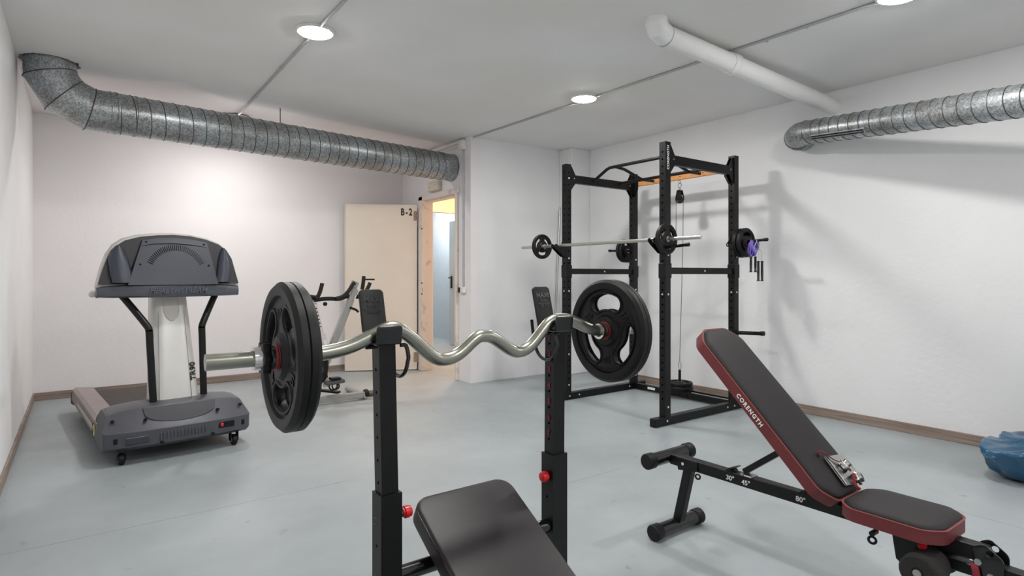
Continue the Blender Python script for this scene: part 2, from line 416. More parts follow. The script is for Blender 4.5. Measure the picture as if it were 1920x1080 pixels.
mb = MB().text('B - 2', .115, mtx(V((hx, hy, 1.9))+dv*.125+nv*.0225, -dv, (0, 0, 1)), bold=.0035, sx=.68, space=.9)
mb.build('door_lettering', M['ink'], leaf)
for z in (.16, 1.86):
    mb = MB().cyl((hx+.005, hy-.025, z-.07), (hx+.005, hy-.025, z+.07), .011, 12)
    mb.box((hx-.02, hy-.005, z), (.05, .035, .11), bev=.002); mb.build('hinge', M['rust'], leaf)
# ------------------------------------------------------------------ ceiling lamps
def lamp(x, y, label):
    t = thing('ceiling_lamp', label, 'lamp', (x, y, H), group=None)
    MB().lathe([(0, 0), (.112, 0), (.114, -.003), (.113, -.014), (.107, -.018), (.098, -.018), (.098, -.010), (0, -.010)], (0, 0, 0), (0, 0, 1), 48).build('rim', M['whitep'], t, local=True)
    MB().lathe([(0, -.011), (.096, -.011), (.096, -.018), (.092, -.0215), (.075, -.024), (0, -.025)], (0, 0, 0), (0, 0, 1), 48).build('diffuser', M['lamp'], t, local=True)
    return t
lamp(*LAMPS[0], 'lit round white lamp on the ceiling nearest the long silver duct')
lamp(*LAMPS[1], 'lit round white lamp on the ceiling straight above the barbell side of the rack')
lamp(*LAMPS[2], 'lit round white lamp cut by the top edge, right of the white pipe')
lamp(*LAMPS[6], 'lit round white lamp hidden behind the long silver duct, near the back wall')
for x, y in LAMPS[3:6]:  # rear pair guessed and added for fill light; the other follows the lamp spacing
    tag(lamp(x, y, 'unseen round white ceiling lamp added outside the frame on the lamp grid'), group='ceiling lamps behind the viewer')
t = thing('corridor_lamp', 'warm round lamp on the corridor ceiling beyond the doorway', 'lamp', (4.1, 6.5, H))
MB().lathe([(0, 0), (.18, 0), (.18, -.05), (.15, -.065), (0, -.065)], (0, 0, 0), (0, 0, 1), 32).build('diffuser', M['lampwarm'], t, local=True)
t = thing('storeroom_lamp', 'round lamp on the ceiling of the room beyond the corridor', 'lamp', (4.7, 9.0, H))
MB().lathe([(0, 0), (.18, 0), (.18, -.05), (.15, -.065), (0, -.065)], (0, 0, 0), (0, 0, 1), 32).build('diffuser', M['lampwarm'], t, local=True)

# ------------------------------------------------------------------ conduits
def conduit(name, label, pts, r, clips, m='conduit'):
    o = thing(name, label, 'conduit', pts[0])
    MB().tube(pts, r, 10).build('pipe', M[m], o)
    for c, ax in clips:
        MB().torus(c, ax, r+.002, .0035, 12, 5).box(V(c)+V((0, 0, 0)), (.016, .016, .018), bev=.002).build('clip', M[m], o)
zc = H-.010
conduit('ceiling_conduit', 'thin grey conduit on the ceiling running through the lamp to the back wall', [(1.13, YF, zc), (1.135, 3.535, zc), (1.18, YB, zc)], .0085, [((1.13+.013*k, y, zc), (0, 1, 0)) for k, y in ((0, 1.6), (0, 3.0), (1, 4.3), (2, 5.1))])
conduit('ceiling_conduit', 'thin grey conduit on the ceiling passing over the white pipe, joining two lamps', [(3.44, YF, zc), (3.44, 1.26, zc), (3.40, 3.55, zc), (3.365, 5.27, zc)], .0085, [((3.44, y, zc), (0, 1, 0)) for y in (1.75, 2.0)] + [((3.41, 2.9, zc), (0, 1, 0)), ((3.385, 4.2, zc), (0, 1, 0)), ((3.375, 4.75, zc), (0, 1, 0))])
conduit('wall_conduit', 'vertical grey conduit on the wall from junction box down to the socket', [(XD-.012, 5.395, 2.50), (XD-.012, 5.395, 1.01)], .010, [((XD-.012, 5.395, z), (0, 0, 1)) for z in (2.25, 1.78, 1.25)])
t = thing('junction_box', 'small white junction box at the top of the vertical wall conduit', 'junction box', (XD, 5.395, 2.53))
MB().shape([rrect(.10, .10, .02)], .024, .004, mtx((XD-.024, 5.395, 2.545), (0, 1, 0), (0, 0, 1))).build('body', M['whitep'], t)
MB().lathe([(0, 0), (.035, 0), (.033, .006), (0, .006)], (XD-.048, 5.395, 2.545), (-1, 0, 0), 24).build('cover', M['whitep'], t)
mb = MB().tube([(XD-.018, 5.44, 2.585), (XD-.018, 6.0, 2.59), (XD-.018, YB, 2.59)], .014, 10)
mb.tube([(XD-.013, 5.44, 2.545), (XD-.013, 5.65, 2.545), (XD-.013, 6.6, 2.545)], .007, 8)
tag(put(mb.build('white_trunking', M['whitep']), (XD, 5.6, 2.57)), 'white trunking under the ceiling between junction box and back wall', 'trunking')
t = thing('wall_socket', 'small switch box on the wall at the foot of the vertical conduit', 'socket', (XD, 5.395, .985))
MB().box((XD-.02, 5.40, .985), (.04, .10, .062), bev=.005).build('housing', M['whitep'], t)
MB().box((XD-.042, 5.43, .985), (.006, .045, .056), bev=.002).build('rocker', M['ink'], t)
t = thing('emergency_light', 'aged ivory emergency light box on the wall above the doorway', 'emergency light', (XD, 6.0, 2.17))
MB().box((XD-.025, 6.0, 2.17), (.05, .26, .105), bev=.006).build('housing', M['ivory'], t)
MB().box((XD-.052, 6.0, 2.17), (.006, .235, .085), bev=.003).build('cover', M['ivory'], t)
for q_ in ((XD-.056, 6.06, 2.165), (XD-.056, 5.93, 2.185)): MB().box(q_, (.002, .065, .007)).build('marking', M['conduit'], t)

# ------------------------------------------------------------------ the long duct
def duct_pt(x): return V((x, 5.15+.14*(x+.17), 2.335))
DR = .147
dx = V((1, .14, 0)).normalized()
t = thing('spiral_duct', 'long round galvanised duct hung under the ceiling along the back', 'duct', duct_pt(1.5))
p0, p1, p2, p3 = V((-.165, 5.15, H+.115)), V((-.165, 5.15, 2.535)), V((-.09, 5.162, 2.405)), duct_pt(.055)
MB().tube([p0, p1+V((0, 0, .004))], DR+.002, 40, caps=False).build('collar', M['galv'], t, ang=20)
MB().tube([p0, p1, p2, p3, duct_pt(.11)], DR, 40, caps=False).build('elbow', M['galv'], t, ang=20)
mb = MB()
def oval(P, d0, d1, r, th):
    nn = (d0+d1).normalized(); u = V((-.14, 1, 0)).normalized(); vv = nn.cross(u).normalized(); st = 1/max(.3, d0.dot(nn))
    return mb.tube([P+u*math.cos(2*PI*i/40)*r+vv*math.sin(2*PI*i/40)*r*st for i in range(40)], th, 6, closed=True)
oval(p1, (p1-p0).normalized(), (p2-p1).normalized(), DR+.002, .004)
oval(p2, (p2-p1).normalized(), (p3-p2).normalized(), DR+.002, .004)
oval(p3, (p3-p2).normalized(), dx, DR+.002, .004)
mb.build('elbow_seam', M['seam'], t)
MB().tube([duct_pt(.10), duct_pt(XD-.004)], DR, 48, caps=False).build('pipe', M['galv'], t, ang=20)
mb = MB(); u = V((-.14, 1, 0)).normalized(); z = V((0, 0, 1))
pts = []; x = .17; n = 30; pitch = .094
steps = int((3.18-.17)/pitch*n)
for i in range(steps+1):
    a = 2*PI*i/n; xx = .17+pitch*i/n
    pts.append(duct_pt(xx)+u*math.cos(a)*(DR+.0008)+z*math.sin(a)*(DR+.0008))
mb.tube(pts, .0034, 5); mb.build('spiral_seam', M['seam'], t)
for x in (.17, .21, .33, 1.55, 3.17):
    MB().lathe([(DR, -.008), (DR+.004, -.006), (DR+.0055, 0), (DR+.004, .006), (DR, .008)], duct_pt(x), dx, 48).build('joint_band', M['galv'], t)
MB().lathe([(DR, -.03), (DR+.004, -.03), (DR+.004, 0), (DR-.012, 0)], duct_pt(XD-.005), dx, 48).build('end_flange', M['galv'], t)
hp = duct_pt(1.42)
MB().cyl((hp.x, hp.y, hp.z+DR-.002), (hp.x, hp.y, H), .004, 8).build('hanger_rod', M['seam'], t)

# short duct on the right wall
t = thing('spiral_duct', 'shorter galvanised duct on the right wall with a slot vent underneath', 'duct', (4.4, 1.5, 2.2))
a, b = V((4.61, 2.34, 2.268)), V((3.97, .16, 2.025)); dd = (b-a).normalized(); RR = .092
a2 = a-dd*.02
MB().tube([a2, b+dd*2.4], RR, 40, caps=False).build('pipe', M['galv'], t, ang=20)
elb = smooth_path([a2+dd*.03, a2, a2-dd*.06+V((.012, 0, 0)), a2+V((.075, .105, .0)), a2+V((.16, .125, 0)), (XR+.01, a2.y+.125, a2.z)], 5)
MB().tube(elb, RR-.001, 32, caps=False).build('elbow', M['galv'], t, ang=20)
mb = MB()
mb.lathe([(RR, -.006), (RR+.005, -.004), (RR+.005, .004), (RR, .006)], a2+dd*.01, dd, 40); mb.build('joint_band', M['galv'], t)
MB().torus(a2+V((.10, .118, 0)), (1, .45, 0), RR+.003, .005, 40, 6).torus(a2+V((.14, .124, 0)), (1, .15, 0), RR+.003, .005, 40, 6).build('elbow_rib', M['galv'], t)
uu, vv = frame_for(dd); pts = []
for i in range(int(4.2/.082*28)):
    an = 2*PI*i/28; q = a2+dd*(.05+.082*i/28); pts.append(q+uu*math.cos(an)*(RR+.001)+vv*math.sin(an)*(RR+.001))
MB().tube(pts, .0028, 5).build('spiral_seam', M['seam'], t)
# slot vent on the lower room-side of the pipe
dn = V((-.80, 0, -.62)); dn = (dn-dd*dn.dot(dd)).normalized(); sd = dd.cross(dn).normalized()
c0 = a2+dd*.36+dn*(RR-.001)
R3 = Matrix((dd, sd, dn)).transposed()
MB().box(c0, (.46, .040, .014), R3, bev=.002).build('vent_frame', M['galv'], t)
mb = MB()
for s_ in (-.009, .009): mb.box(c0+sd*s_+dn*.007, (.44, .007, .004), R3)
mb.build('vent_slot', M['hole'], t)

# white waste pipe
t = thing('waste_pipe', 'white plastic waste pipe crossing under the ceiling to the right wall', 'pipe', (3.6, 2.23, 2.52))
PR = .060
pa, pb = V((2.74, 2.238, 2.5535)), V((XR+.005, 2.25, 2.487))
MB().tube([pa, pb], PR, 32).build('pipe', M['white'], t, ang=20)
MB().tube([(2.662, 2.22, H+.01), (2.662, 2.22, 2.600), (2.685, 2.225, 2.568), (2.76, 2.239, 2.552)], PR+.003, 32).build('elbow', M['white'], t, ang=15)
j = pa.lerp(pb, .34); dj = (pb-pa).normalized()
MB().lathe([(PR, -.06), (PR+.006, -.058), (PR+.006, -.01), (PR+.010, -.006), (PR+.010, .012), (PR, .014)], j, dj, 32).build('socket_joint', M['white'], t)
MB().torus(V((2.765, 2.239, 2.5525)), dj, PR+.003, .003, 32, 6).build('elbow_rim', M['conduit'], t)

# ------------------------------------------------------------------ weight plates
def grip_hole(rin, rout, half, a0, n=10, rc=.35):
    """rounded annular slot centred on angle a0"""
    th = rout-rin; pts = []
    rm = (rin+rout)/2; rr = th/2
    a1, a2_ = a0-half, a0+half
    for i in range(n+1):
        a_ = a1+(a2_-a1)*i/n; pts.append((rout*math.cos(a_), rout*math.sin(a_)))
    for i in range(1, n):
        b_ = PI*i/n; c = (rm*math.cos(a2_), rm*math.sin(a2_)); r_ = rr
        pts.append((c[0]+r_*math.cos(a2_+b_), c[1]+r_*math.sin(a2_+b_)))
    for i in range(n+1):
        a_ = a2_+(a1-a2_)*i/n; pts.append((rin*math.cos(a_), rin*math.sin(a_)))
    for i in range(1, n):
        b_ = PI+PI*i/n; c = (rm*math.cos(a1), rm*math.sin(a1)); pts.append((c[0]+rr*math.cos(a1+b_), c[1]+rr*math.sin(a1+b_)))
    return pts
def plate(label, c, ax, R, th, up=PI/2, bore=.015, group=None, lettering=True, hub='steel', twin=False, small=False, cat='weight plate'):
    """tri-grip rubber plate; ax is its axle, c its centre"""
    ax = V(ax).normalized(); y = V((0, 0, 1)) if abs(ax.z) < .9 else V((0, 1, 0)); x = y.cross(ax).normalized(); y = ax.cross(x)
    Rm = Matrix((x, y, ax)).transposed()
    t = thing('weight_plate', label, cat, c, group=group, R=Rm)
    I = Matrix()
    ri, ro, hf = (R*.40, R*.745, .56) if not small else (R*.46, R*.74, .62)
    holes = [grip_hole(ri, ro, hf-.10 if k else hf-.10, up+k*2*PI/3) for k in range(3)]
    wb = th*.30
    mb = MB().shape([circ(R*.84, 64)] + holes + [circ(bore+.004, 28)], wb, th*.10, I, 1)
    # raised rims round each grip
    for h_ in holes:
        for s_ in (-1, 1): mb.tube([(px, py, s_*wb) for px, py in h_], th*.09, 6, closed=True)
    # rim
    h2 = th/2; b = R*.055
    mb.lathe([(R*.80, -wb), (R*.82, -h2+.002), (R*.86, -h2), (R-b, -h2), (R, -h2+b), (R, -.0016), (R-.002, 0), (R, .0016), (R, h2-b), (R-b, h2), (R*.86, h2), (R*.82, h2-.002), (R*.80, wb)], (0, 0, 0), (0, 0, 1), 72)
    # hub
    mb.lathe([(bore+.006, -h2), (R*.27, -h2), (R*.32, -wb), (R*.32, wb), (R*.27, h2), (bore+.006, h2)], (0, 0, 0), (0, 0, 1), 40)
    mb.build('disc', M['rubber'], t, local=True)
    for s_ in (-1, 1): MB().lathe([(bore+.004, s_*h2), (bore+.005, s_*(h2+.0015)), (R*.17+.001, s_*(h2+.0012)), (R*.17+.002, s_*(h2-.001))], (0, 0, 0), (0, 0, 1), 36).build('red_ring', M['redtape'], t, local=True)
    MB().lathe([(bore, -h2-.002), (bore+.0045, -h2-.002), (bore+.0045, h2+.002), (bore, h2+.002), (bore, -h2-.002)], (0, 0, 0), (0, 0, 1), 28).build('bore_sleeve', M['chrome'], t, local=True)
    if lettering:
        for s_ in (-1, 1):
            for body, an in (('10', up+PI/3), ('kg', up-PI/3), ('10', up+PI)):
                rr = R*.56; ca, sa = math.cos(an), math.sin(an)
                yv = V((ca, sa, 0)); xv = V((sa, -ca, 0)) if s_ > 0 else V((-sa, ca, 0))
                MB().text(body, R*.20, mtx((ca*rr, sa*rr, s_*(wb+.0006)), xv, yv), ext=.0012, bold=.0006).build('raised_lettering', M['rubber'], t, local=True)
    return t

# ------------------------------------------------------------------ curl bar on the near bench
BY = 1.092
bz = 1.003
way = [(.168, bz), (.25, bz), (.335, bz), (.375, bz+.001), (.42, bz+.010), (.47, bz+.030), (.505, bz+.040), (.54, bz+.024), (.595, bz-.023), (.625, bz-.033), (.66, bz-.025), (.705, bz+.006), (.727, bz+.010), (.752, bz+.004), (.80, bz-.026), (.83, bz-.032), (.862, bz-.018), (.915, bz+.030), (.955, bz+.038), (.99, bz+.032), (1.04, bz+.012), (1.075, bz+.003), (1.11, bz), (1.18, bz), (1.262, bz)]
t = thing('curl_bar', 'nickel zigzag curl bar resting across the hooks of the near bench', 'barbell', (.72, BY, bz))
MB().tube(smooth_path([(x, BY, z) for x, z in way], 5), .0141, 24).build('shaft', M['nickel'], t, ang=50)
for x in (.336, 1.088):
    MB().lathe([(.0142, -.006), (.020, -.006), (.021, -.003), (.021, .003), (.020, .006), (.0142, .006)], (x, BY, bz), (1, 0, 0), 28).build('stop_collar', M['chrome'], t)
plate('ten kilo black grip plate on the left end of the curl bar', (.303, BY, bz), (-1, 0, 0), .134, .040, up=-PI/2+.12, bore=.0145)
plate('ten kilo black grip plate on the right end of the curl bar', (1.122, BY, bz), (1, 0, 0), .134, .040, up=PI/2-.05, bore=.0145)
def star_collar(label, c, ax, s=1, group=None):
    u, v = frame_for(V(ax))
    R3 = Matrix((u, v, V(ax).normalized())).transposed()
    t = thing('spin_lock_collar', label, 'barbell collar', c, group=group, R=R3)
    lp = []
    for i in range(48):
        a_ = 2*PI*i/48; r_ = (.027+.0035*math.cos(6*a_))*s; lp.append((r_*math.cos(a_), r_*math.sin(a_)))
    MB().shape([lp, circ(.0145*s, 20)], .007*s, .002, Matrix()).build('star_nut', M['chrome'] if s != 1 else M['black'], t, local=True)
    MB().lathe([(.0145*s, -.018*s), (.021*s, -.018*s), (.021*s, .02*s), (.0145*s, .02*s)], (0, 0, 0), (0, 0, 1), 24).build('hub', M['chrome'], t, local=True)
    MB().torus((0, 0, -.018*s), (0, 0, 1), .019*s, .004*s, 24, 6).build('rubber_ring', M['redtape'] if s == 1 else M['rubber'], t, local=True)
    return t
star_collar('star lock collar holding the left plate on the curl bar', (.2625, BY, bz), (-1, 0, 0))
star_collar('star lock collar behind the right plate on the curl bar', (1.1625, BY, bz), (1, 0, 0))

# ------------------------------------------------------------------ near weight bench
t = thing('weight_bench', 'black weight bench with two uprights holding the curl bar, nearest the viewer', 'weight bench', (.73, 1.0, 0))
def post_holes(x0, x1, y0, y1, z0, z1, z_first, dz, nh, r, faces, m, name, parent, lean=0, square=False):
    """square tube whose -x and/or -y face carries a row of real holes"""
    mb = MB(); th = .0025
    def panel(o, u, w_, zlo, zhi, hz):
        # flat panel in plane o + u*s + z*h, s in 0..w_, with holes at heights hz
        o = V(o); u = V(u); bm = mb.bm; c = w_/2; K = 12; nrm = u.cross(V((0, 0, 1)))
        zs = [zlo]; cells = []
        for h in hz: cells.append((h-r*1.8, h+r*1.8, h))
        cur = zlo
        def q(s, z): return bm.verts.new(o+u*s+V((0, 0, z)))
        for (a_, b_, h) in cells:
            if a_ > cur: bm.faces.new((q(0, cur), q(w_, cur), q(w_, a_), q(0, a_)))
            ring = [(c+r*math.cos(2*PI*i/K+PI/K), h+r*math.sin(2*PI*i/K+PI/K)) for i in range(K)]
            outer = []
            for (s, z) in ring:
                ds, dz_ = s-c, z-h; k = min(c/abs(ds) if abs(ds) > 1e-6 else 1e9, (1.8*r)/abs(dz_) if abs(dz_) > 1e-6 else 1e9)
                outer.append((c+ds*k, h+dz_*k))
            for i in range(K):
                j = (i+1) % K
                bm.faces.new((q(*ring[i]), q(*ring[j]), q(*outer[j]), q(*outer[i])))
                # corner filler
                (s1, z1_), (s2, z2_) = outer[i], outer[j]
                if abs(s1-s2) > 1e-6 and abs(z1_-z2_) > 1e-6:
                    cs = w_ if max(s1, s2) > w_-1e-5 else 0; cz = b_ if max(z1_, z2_) > b_-1e-5 else a_
                    bm.faces.new((q(s1, z1_), q(cs, cz), q(s2, z2_)))
                a3 = [o+u*s+V((0, 0, z)) for s, z in (ring[i], ring[j])]; inw = V((0, 0, 0))
                ctr = V(((x0+x1)/2, (y0+y1)/2, 0)); dirn = nrm if (ctr-(o+u*c)).dot(nrm) > 0 else -nrm
                bm.faces.new([bm.verts.new(p) for p in (a3[0], a3[1], a3[1]+dirn*.004, a3[0]+dirn*.004)])
            cur = b_
        bm.faces.new((q(0, cur), q(w_, cur), q(w_, zhi), q(0, zhi)))
    hz = [z_first+dz*i for i in range(nh) if z_first+dz*i+r*2 < z1]
    panel((x0, y1, 0), (0, -1, 0), y1-y0, z0, z1, hz if 'x' in faces else [])
    panel((x0, y0, 0), (1, 0, 0), x1-x0, z0, z1, hz if 'y' in faces else [])
    panel((x1, y0, 0), (0, 1, 0), y1-y0, z0, z1, [])
    panel((x1, y1, 0), (-1, 0, 0), x1-x0, z0, z1, [])
    for z in (z0, z1): mb.bm.faces.new([mb.bm.verts.new((a_, b_, z)) for a_, b_ in ((x0, y0), (x1, y0), (x1, y1), (x0, y1))])
    bmesh.ops.remove_doubles(mb.bm, verts=mb.bm.verts, dist=1e-5)
    if lean:
        c = V(((x0+x1)/2, (y0+y1)/2, z0)); mb.bm.transform(Matrix.Translation(c) @ Matrix.Rotation(lean, 4, 'Y') @ Matrix.Translation(-c))
    return mb.build(name, m, parent, smooth=False)
for side, (x0, x1, tx0, tx1, lean, hx) in {'L': (.484, .530, .489, .525, -.022, .486), 'R': (.933, .980, .938, .974, .008, .9415)}.items():
    op = post_holes(x0, x1, 1.098, 1.142, 0.03, .706, .60, -.085, 1, .0035, 'x', M['black'], 'outer_post', t)
    for k in (0, 1): MB().box((x0-.0004, 1.125, .655-.012*k), (.0012, .014, .0012)).build('stamped_mark', M['greyink'], op)
    nh = 6
    ip = post_holes(tx0, tx1, 1.103, 1.137, .66, 1.012, .728 if side == 'L' else .7415, .046 if side == 'L' else .0395, 7, .0035, 'x', M['black'], 'inner_post', t, lean=lean)
    # red pull knob
    if side == 'L':
        MB().cyl((x1, 1.118, .655), (x1+.012, 1.118, .655), .004, 10).build('pin', M['steel'], op)
        MB().lathe([(0, 0), (.009, 0), (.0095, .003), (.0125, .004), (.013, .012), (.0115, .014), (.0115, .018), (.0085, .020), (0, .020)], (x1+.010, 1.118, .655), (1, 0, 0), 24).build('knob', M['red'], op)
    else:
        MB().lathe([(0, 0), (.009, 0), (.0095, .003), (.0125, .004), (.013, .012), (.0115, .014), (.0115, .018), (.0085, .020), (0, .020)], (x0-.001, 1.118, .652), (-1, 0, 0), 24).build('knob', M['red'], op)
        MB().box((x0-.0008, 1.12, .528), (.0015, .020, .018)).build('marking', M['redtape'], op)
        mb = MB()
        for k, s in enumerate('7654321'):
            mb.text(s, .019, mtx((tx0-.0008+.004*k/9, 1.12, .756+.0395*k-.0), (0, -1, 0), (0, 0, 1)), bold=.0007)
        mb.build('position_number', M['redtape'], ip)
    # bar holder on top: tall back plate leaning away, base, short front lip
    lx0, lx1 = (.4595, .5125) if side == 'L' else (.913, .966); cx = (lx0+lx1)/2; wd = lx1-lx0
    bh = MB().box((cx, 1.0945, 1.0155), (wd, .062, .006), bev=.002).build('hook_base', M['blackgloss'], ip)
    up = V((0, .030, .11)).normalized()
    MB().shape([rrect(wd, .118, .010)], .0035, .0015, mtx((cx, 1.141, 1.062), (1, 0, 0), up)).build('hook_back_plate', M['black'], ip)
    MB().shape([rrect(wd, .036, .006)], .003, .0014, mtx((cx, 1.064, 1.032), (1, 0, 0), (0, -.12, 1))).build('hook_front_lip', M['blackgloss'], ip)
    fx_ = mtx((cx, 1.141, 1.062), (1, 0, 0), up)
    mb = MB().text('MAXI', .0165, fx_ @ Matrix.Translation((0, .036, .004)), bold=.0006, ext=.0007)
    mb.text('LOAD', .0085, fx_ @ Matrix.Translation((0, .022, .004)), bold=.0003, ext=.0007)
    mb.text('150 KG', .0085, fx_ @ Matrix.Translation((0, .009, .004)), bold=.0003, ext=.0007)
    fm = fx_ @ Matrix.Translation((0, .0155, .004))
    mb.shape([[(-.019, 0), (-.014, .0035), (-.014, .0009), (.014, .0009), (.014, .0035), (.019, 0), (.014, -.0035), (.014, -.0009), (-.014, -.0009), (-.014, -.0035)]], .0006, 0, fm)
    mb.build('raised_lettering', M['blackgloss'], ip)
    # safety wire hook on the inner side
    wx = (.532 if side == 'L' else .930)
    pts = []
    for i in range(19):
        a_ = PI*.62 + (PI*1.42)*(i/18)
        pts.append((wx, 1.128-.042*math.cos(a_)*(-1)*-1, .994+.046*math.sin(a_)))
    pts = [(wx+(-.012 if side == 'L' else .012), 1.085, 1.008), (wx, 1.085, 1.006), (wx+.003, 1.080, .985)] + [(wx+.002, 1.124-.044*math.cos(a_), .985-.046*math.sin(a_)) for a_ in [PI*k/12 for k in range(1, 12)]] + [(wx, 1.168, .985), (wx, 1.174, 1.01), (wx, 1.178, 1.035)]
    MB().tube(smooth_path(pts, 3), .0042, 10).build('safety_hook', M['blackgloss'], ip)
    MB().cyl((lx0-.006, 1.105, 1.006), (lx0+.02, 1.105, 1.006), .004, 10, bev=.001).build('hook_pin', M['blackgloss'], ip)
    # foot
    MB().beam((x0*.5+x1*.5, 1.02, .02), (x0*.5+x1*.5, 1.35, .02), .045, .04, .004).build('foot', M['black'], t)
# cross tubes between the posts and base
MB().cyl((.53, 1.12, .528), (.933, 1.12, .528), .0165, 20).build('crossbar', M['blackgloss'], t)
MB().beam((.53, 1.12, .10), (.933, 1.12, .10), .04, .04).build('lower_crossbar', M['black'], t)
MB().beam((.73, 1.10, .10), (.73, .12, .10), .05, .05).build('spine', M['black'], t)
MB().beam((.73, .55, .12), (.73, .50, .38), .04, .04).build('seat_post', M['black'], t)
MB().beam((.55, .12, .022), (.91, .12, .022), .04, .044).build('foot', M['black'], t)
bolt = MB().cyl((.474, 1.12, .528), (.484, 1.12, .528), .011, 6).build('bolt', M['steel'], t)
# incline cushion
sl = V((0, -math.cos(math.radians(29)), -math.sin(math.radians(29)))); nr = V((0, -math.sin(math.radians(29)), math.cos(math.radians(29))))
top = V((.725, 1.185, .652)); PL = .66
ou = []
for x, y in rrect(.262, PL, .040, 8): ou.append((x, y))
bc = MB().shape([ou], .024, .010, mtx(top+sl*PL/2-nr*.024, (1, 0, 0), -sl), 4).build('back_cushion', M['vinyl'], t, ang=60)
MB().tube([mtx(top+sl*PL/2-nr*.024, (1, 0, 0), -sl) @ V((x*.985, y*.994, .0175)) for x, y in rrect(.262, PL, .040, 8)], .0016, 6, closed=True).build('piping', M['blackgloss'], bc)
MB().box(top+sl*PL/2-nr*.054, (.20, PL*.9, .012), Matrix(((1, 0, 0), (0, -sl.y, nr.y), (0, -sl.z, nr.z)))).build('backing_board', M['black'], t)
MB().shape([rrect(.27, .30, .04, 8)], .024, .010, Matrix.Translation((.725, .44, .415)), 4).build('seat_cushion', M['vinyl'], t, ang=60)
MB().beam((.725, 1.09, .528), (.725, 1.0, .50), .04, .03).build('cushion_bracket', M['black'], t)

# ------------------------------------------------------------------ power rack
RX0, RX1, RY0, RY1, PT = 3.58, 4.482, 2.895, 4.023, .060
RZ = 2.165
t = rack = thing('power_rack', 'tall black power rack with pull-up bars standing by the right wall', 'power rack', (4.06, 3.49, 0))
posts = {}
for k, (x0, y0) in {'B': (RX0, RY0), 'A': (RX0, RY1), 'C': (RX1, RY0), 'D': (RX1, RY1)}.items():
    posts[k] = post_holes(x0, x0+PT, y0, y0+PT, .06, RZ, .20, .0555, 35, .0075, 'xy' if k == 'A' else 'x', M['black'], 'upright', t)
    mb = MB()
    for z in ((1.30, 1.0, .14) if k in 'BD' else (1.30, 1.0, .42, .14)):
        mb.cyl((x0+PT/2, y0-.004, z), (x0+PT/2, y0+.002, z), .008, 8)
        if z < 1.2 and z > .9: mb.cyl((x0-.004, y0+PT/2, z+.0), (x0+.002, y0+PT/2, z), .007, 8)
    mb.build('bolt', M['bolt'], posts[k])
cy = [RY0+PT/2, RY1+PT/2]
for j_, y in enumerate(cy):
    # base runner, mid rail, top rail along x
    MB().beam((RX0-.11, y, .033), (RX1+PT+.12, y, .033), .058, .062, .003).build('base_runner', M['black'], t)
    MB().box((RX0-.112, y, .033), (.006, .054, .058), bev=.002).build('end_cap', M['rubber'], t)
    MB().beam((RX0+PT, y, 1.18), (RX1, y, 1.18), .04, .052, .003).build('middle_rail', M['black'], t)
    for xx in (RX0+PT/2, RX1+PT/2):
        MB().box((xx, y, 1.18), (PT+.012, PT+.012, .115), bev=.003).build('sleeve_bracket', M['black'], t)
    MB().beam((RX0+PT, y, 2.035), (RX1, y, 2.035), .045, .074, .003).build('top_rail', M['black'], t)
    for xx, sg in ((RX0+PT, 1), (RX1, -1)):
        g = [(xx, y-PT/2-.003, 2.15), (xx+sg*.02, y-PT/2-.003, 2.145), (xx+sg*.065, y-PT/2-.003, 2.072), (xx+sg*.065, y-PT/2-.003, 1.995), (xx+sg*.012, y-PT/2-.003, 1.93), (xx, y-PT/2-.003, 1.925)]
        mb = MB()
        mb.prism([(p[0]-sg*.004, p[1]+.012, p[2]) for i, p in enumerate(g)], (0, .006, 0))
        mb.prism([(p[0]-sg*.004, p[1]+PT-.012, p[2]) for i, p in enumerate(g)], (0, -.006, 0))
        gz = mb.build('gusset', M['black'], t)
        if j_: MB().cyl((xx-sg*.03, y-PT/2-.004, 2.035), (xx-sg*.03, y-PT/2+.002, 2.035), .007, 8).build('bolt', M['bolt'], t)
        MB().cyl((xx+sg*.045, y-PT/2+.004, 2.04), (xx+sg*.045, y-PT/2+.010, 2.04), .007, 8).build('bolt', M['steel'], t)
        # lower corner gusset at base
    gb = MB().prism([(RX1, y-.033, .06), (RX1-.07, y-.033, .06), (RX1-.06, y-.033, .075), (RX1, y-.033, .17)], (0, .006, 0)).build('gusset', M['black'], t)
    mb = MB()
    for bx_ in ((RX0+.02, RX1-.1, RX1+.0) if j_ == 0 else (RX0+.04, RX0+.16, RX1-.06)): mb.cyl((bx_, y-.033, .036), (bx_, y-.028, .036), .008, 8)
    mb.build('bolt', M['bolt'], t)
    MB().cyl((RX0+.5, y-.024, 1.18), (RX0+.5, y-.018, 1.18), .008, 8).build('bolt', M['bolt'], t)
# rear runner joining the two bases
MB().beam((RX1+PT/2, cy[0]+.03, .036), (RX1+PT/2, cy[1]-.03, .036), .05, .052, .003).build('rear_runner', M['black'], t)
MB().box((RX1+.002, 3.80, .040), (.004, .09, .022)).build('sticker', M['paper'], t)
# orange rear top bar
for ya, sg in ((cy[0]+PT/2-.004, 1), (cy[1]-PT/2+.004, -1)):
    MB().prism([(RX1+.008, ya, 2.14), (RX1+.008, ya+sg*.05, 2.075), (RX1+.008, ya+sg*.05, 2.0), (RX1+.008, ya+sg*.012, 1.93), (RX1+.008, ya, 1.93)], (.006, 0, 0)).build('gusset', M['black'], t)
ob = MB().beam((RX1+PT/2, cy[0]+.03, 2.062), (RX1+PT/2, cy[1]-.03, 2.062), .028, .054, .002).build('orange_crossbar', M['orange'], t)
ob['label'] = 'orange crossbar across the top rear of the rack'
mb = MB()
for y in (3.22, 3.47, 3.25): mb.cyl((RX1+.012, y, 2.065), (RX1+.020, y, 2.065), .005, 8)
mb.build('bolt', M['black'], ob)
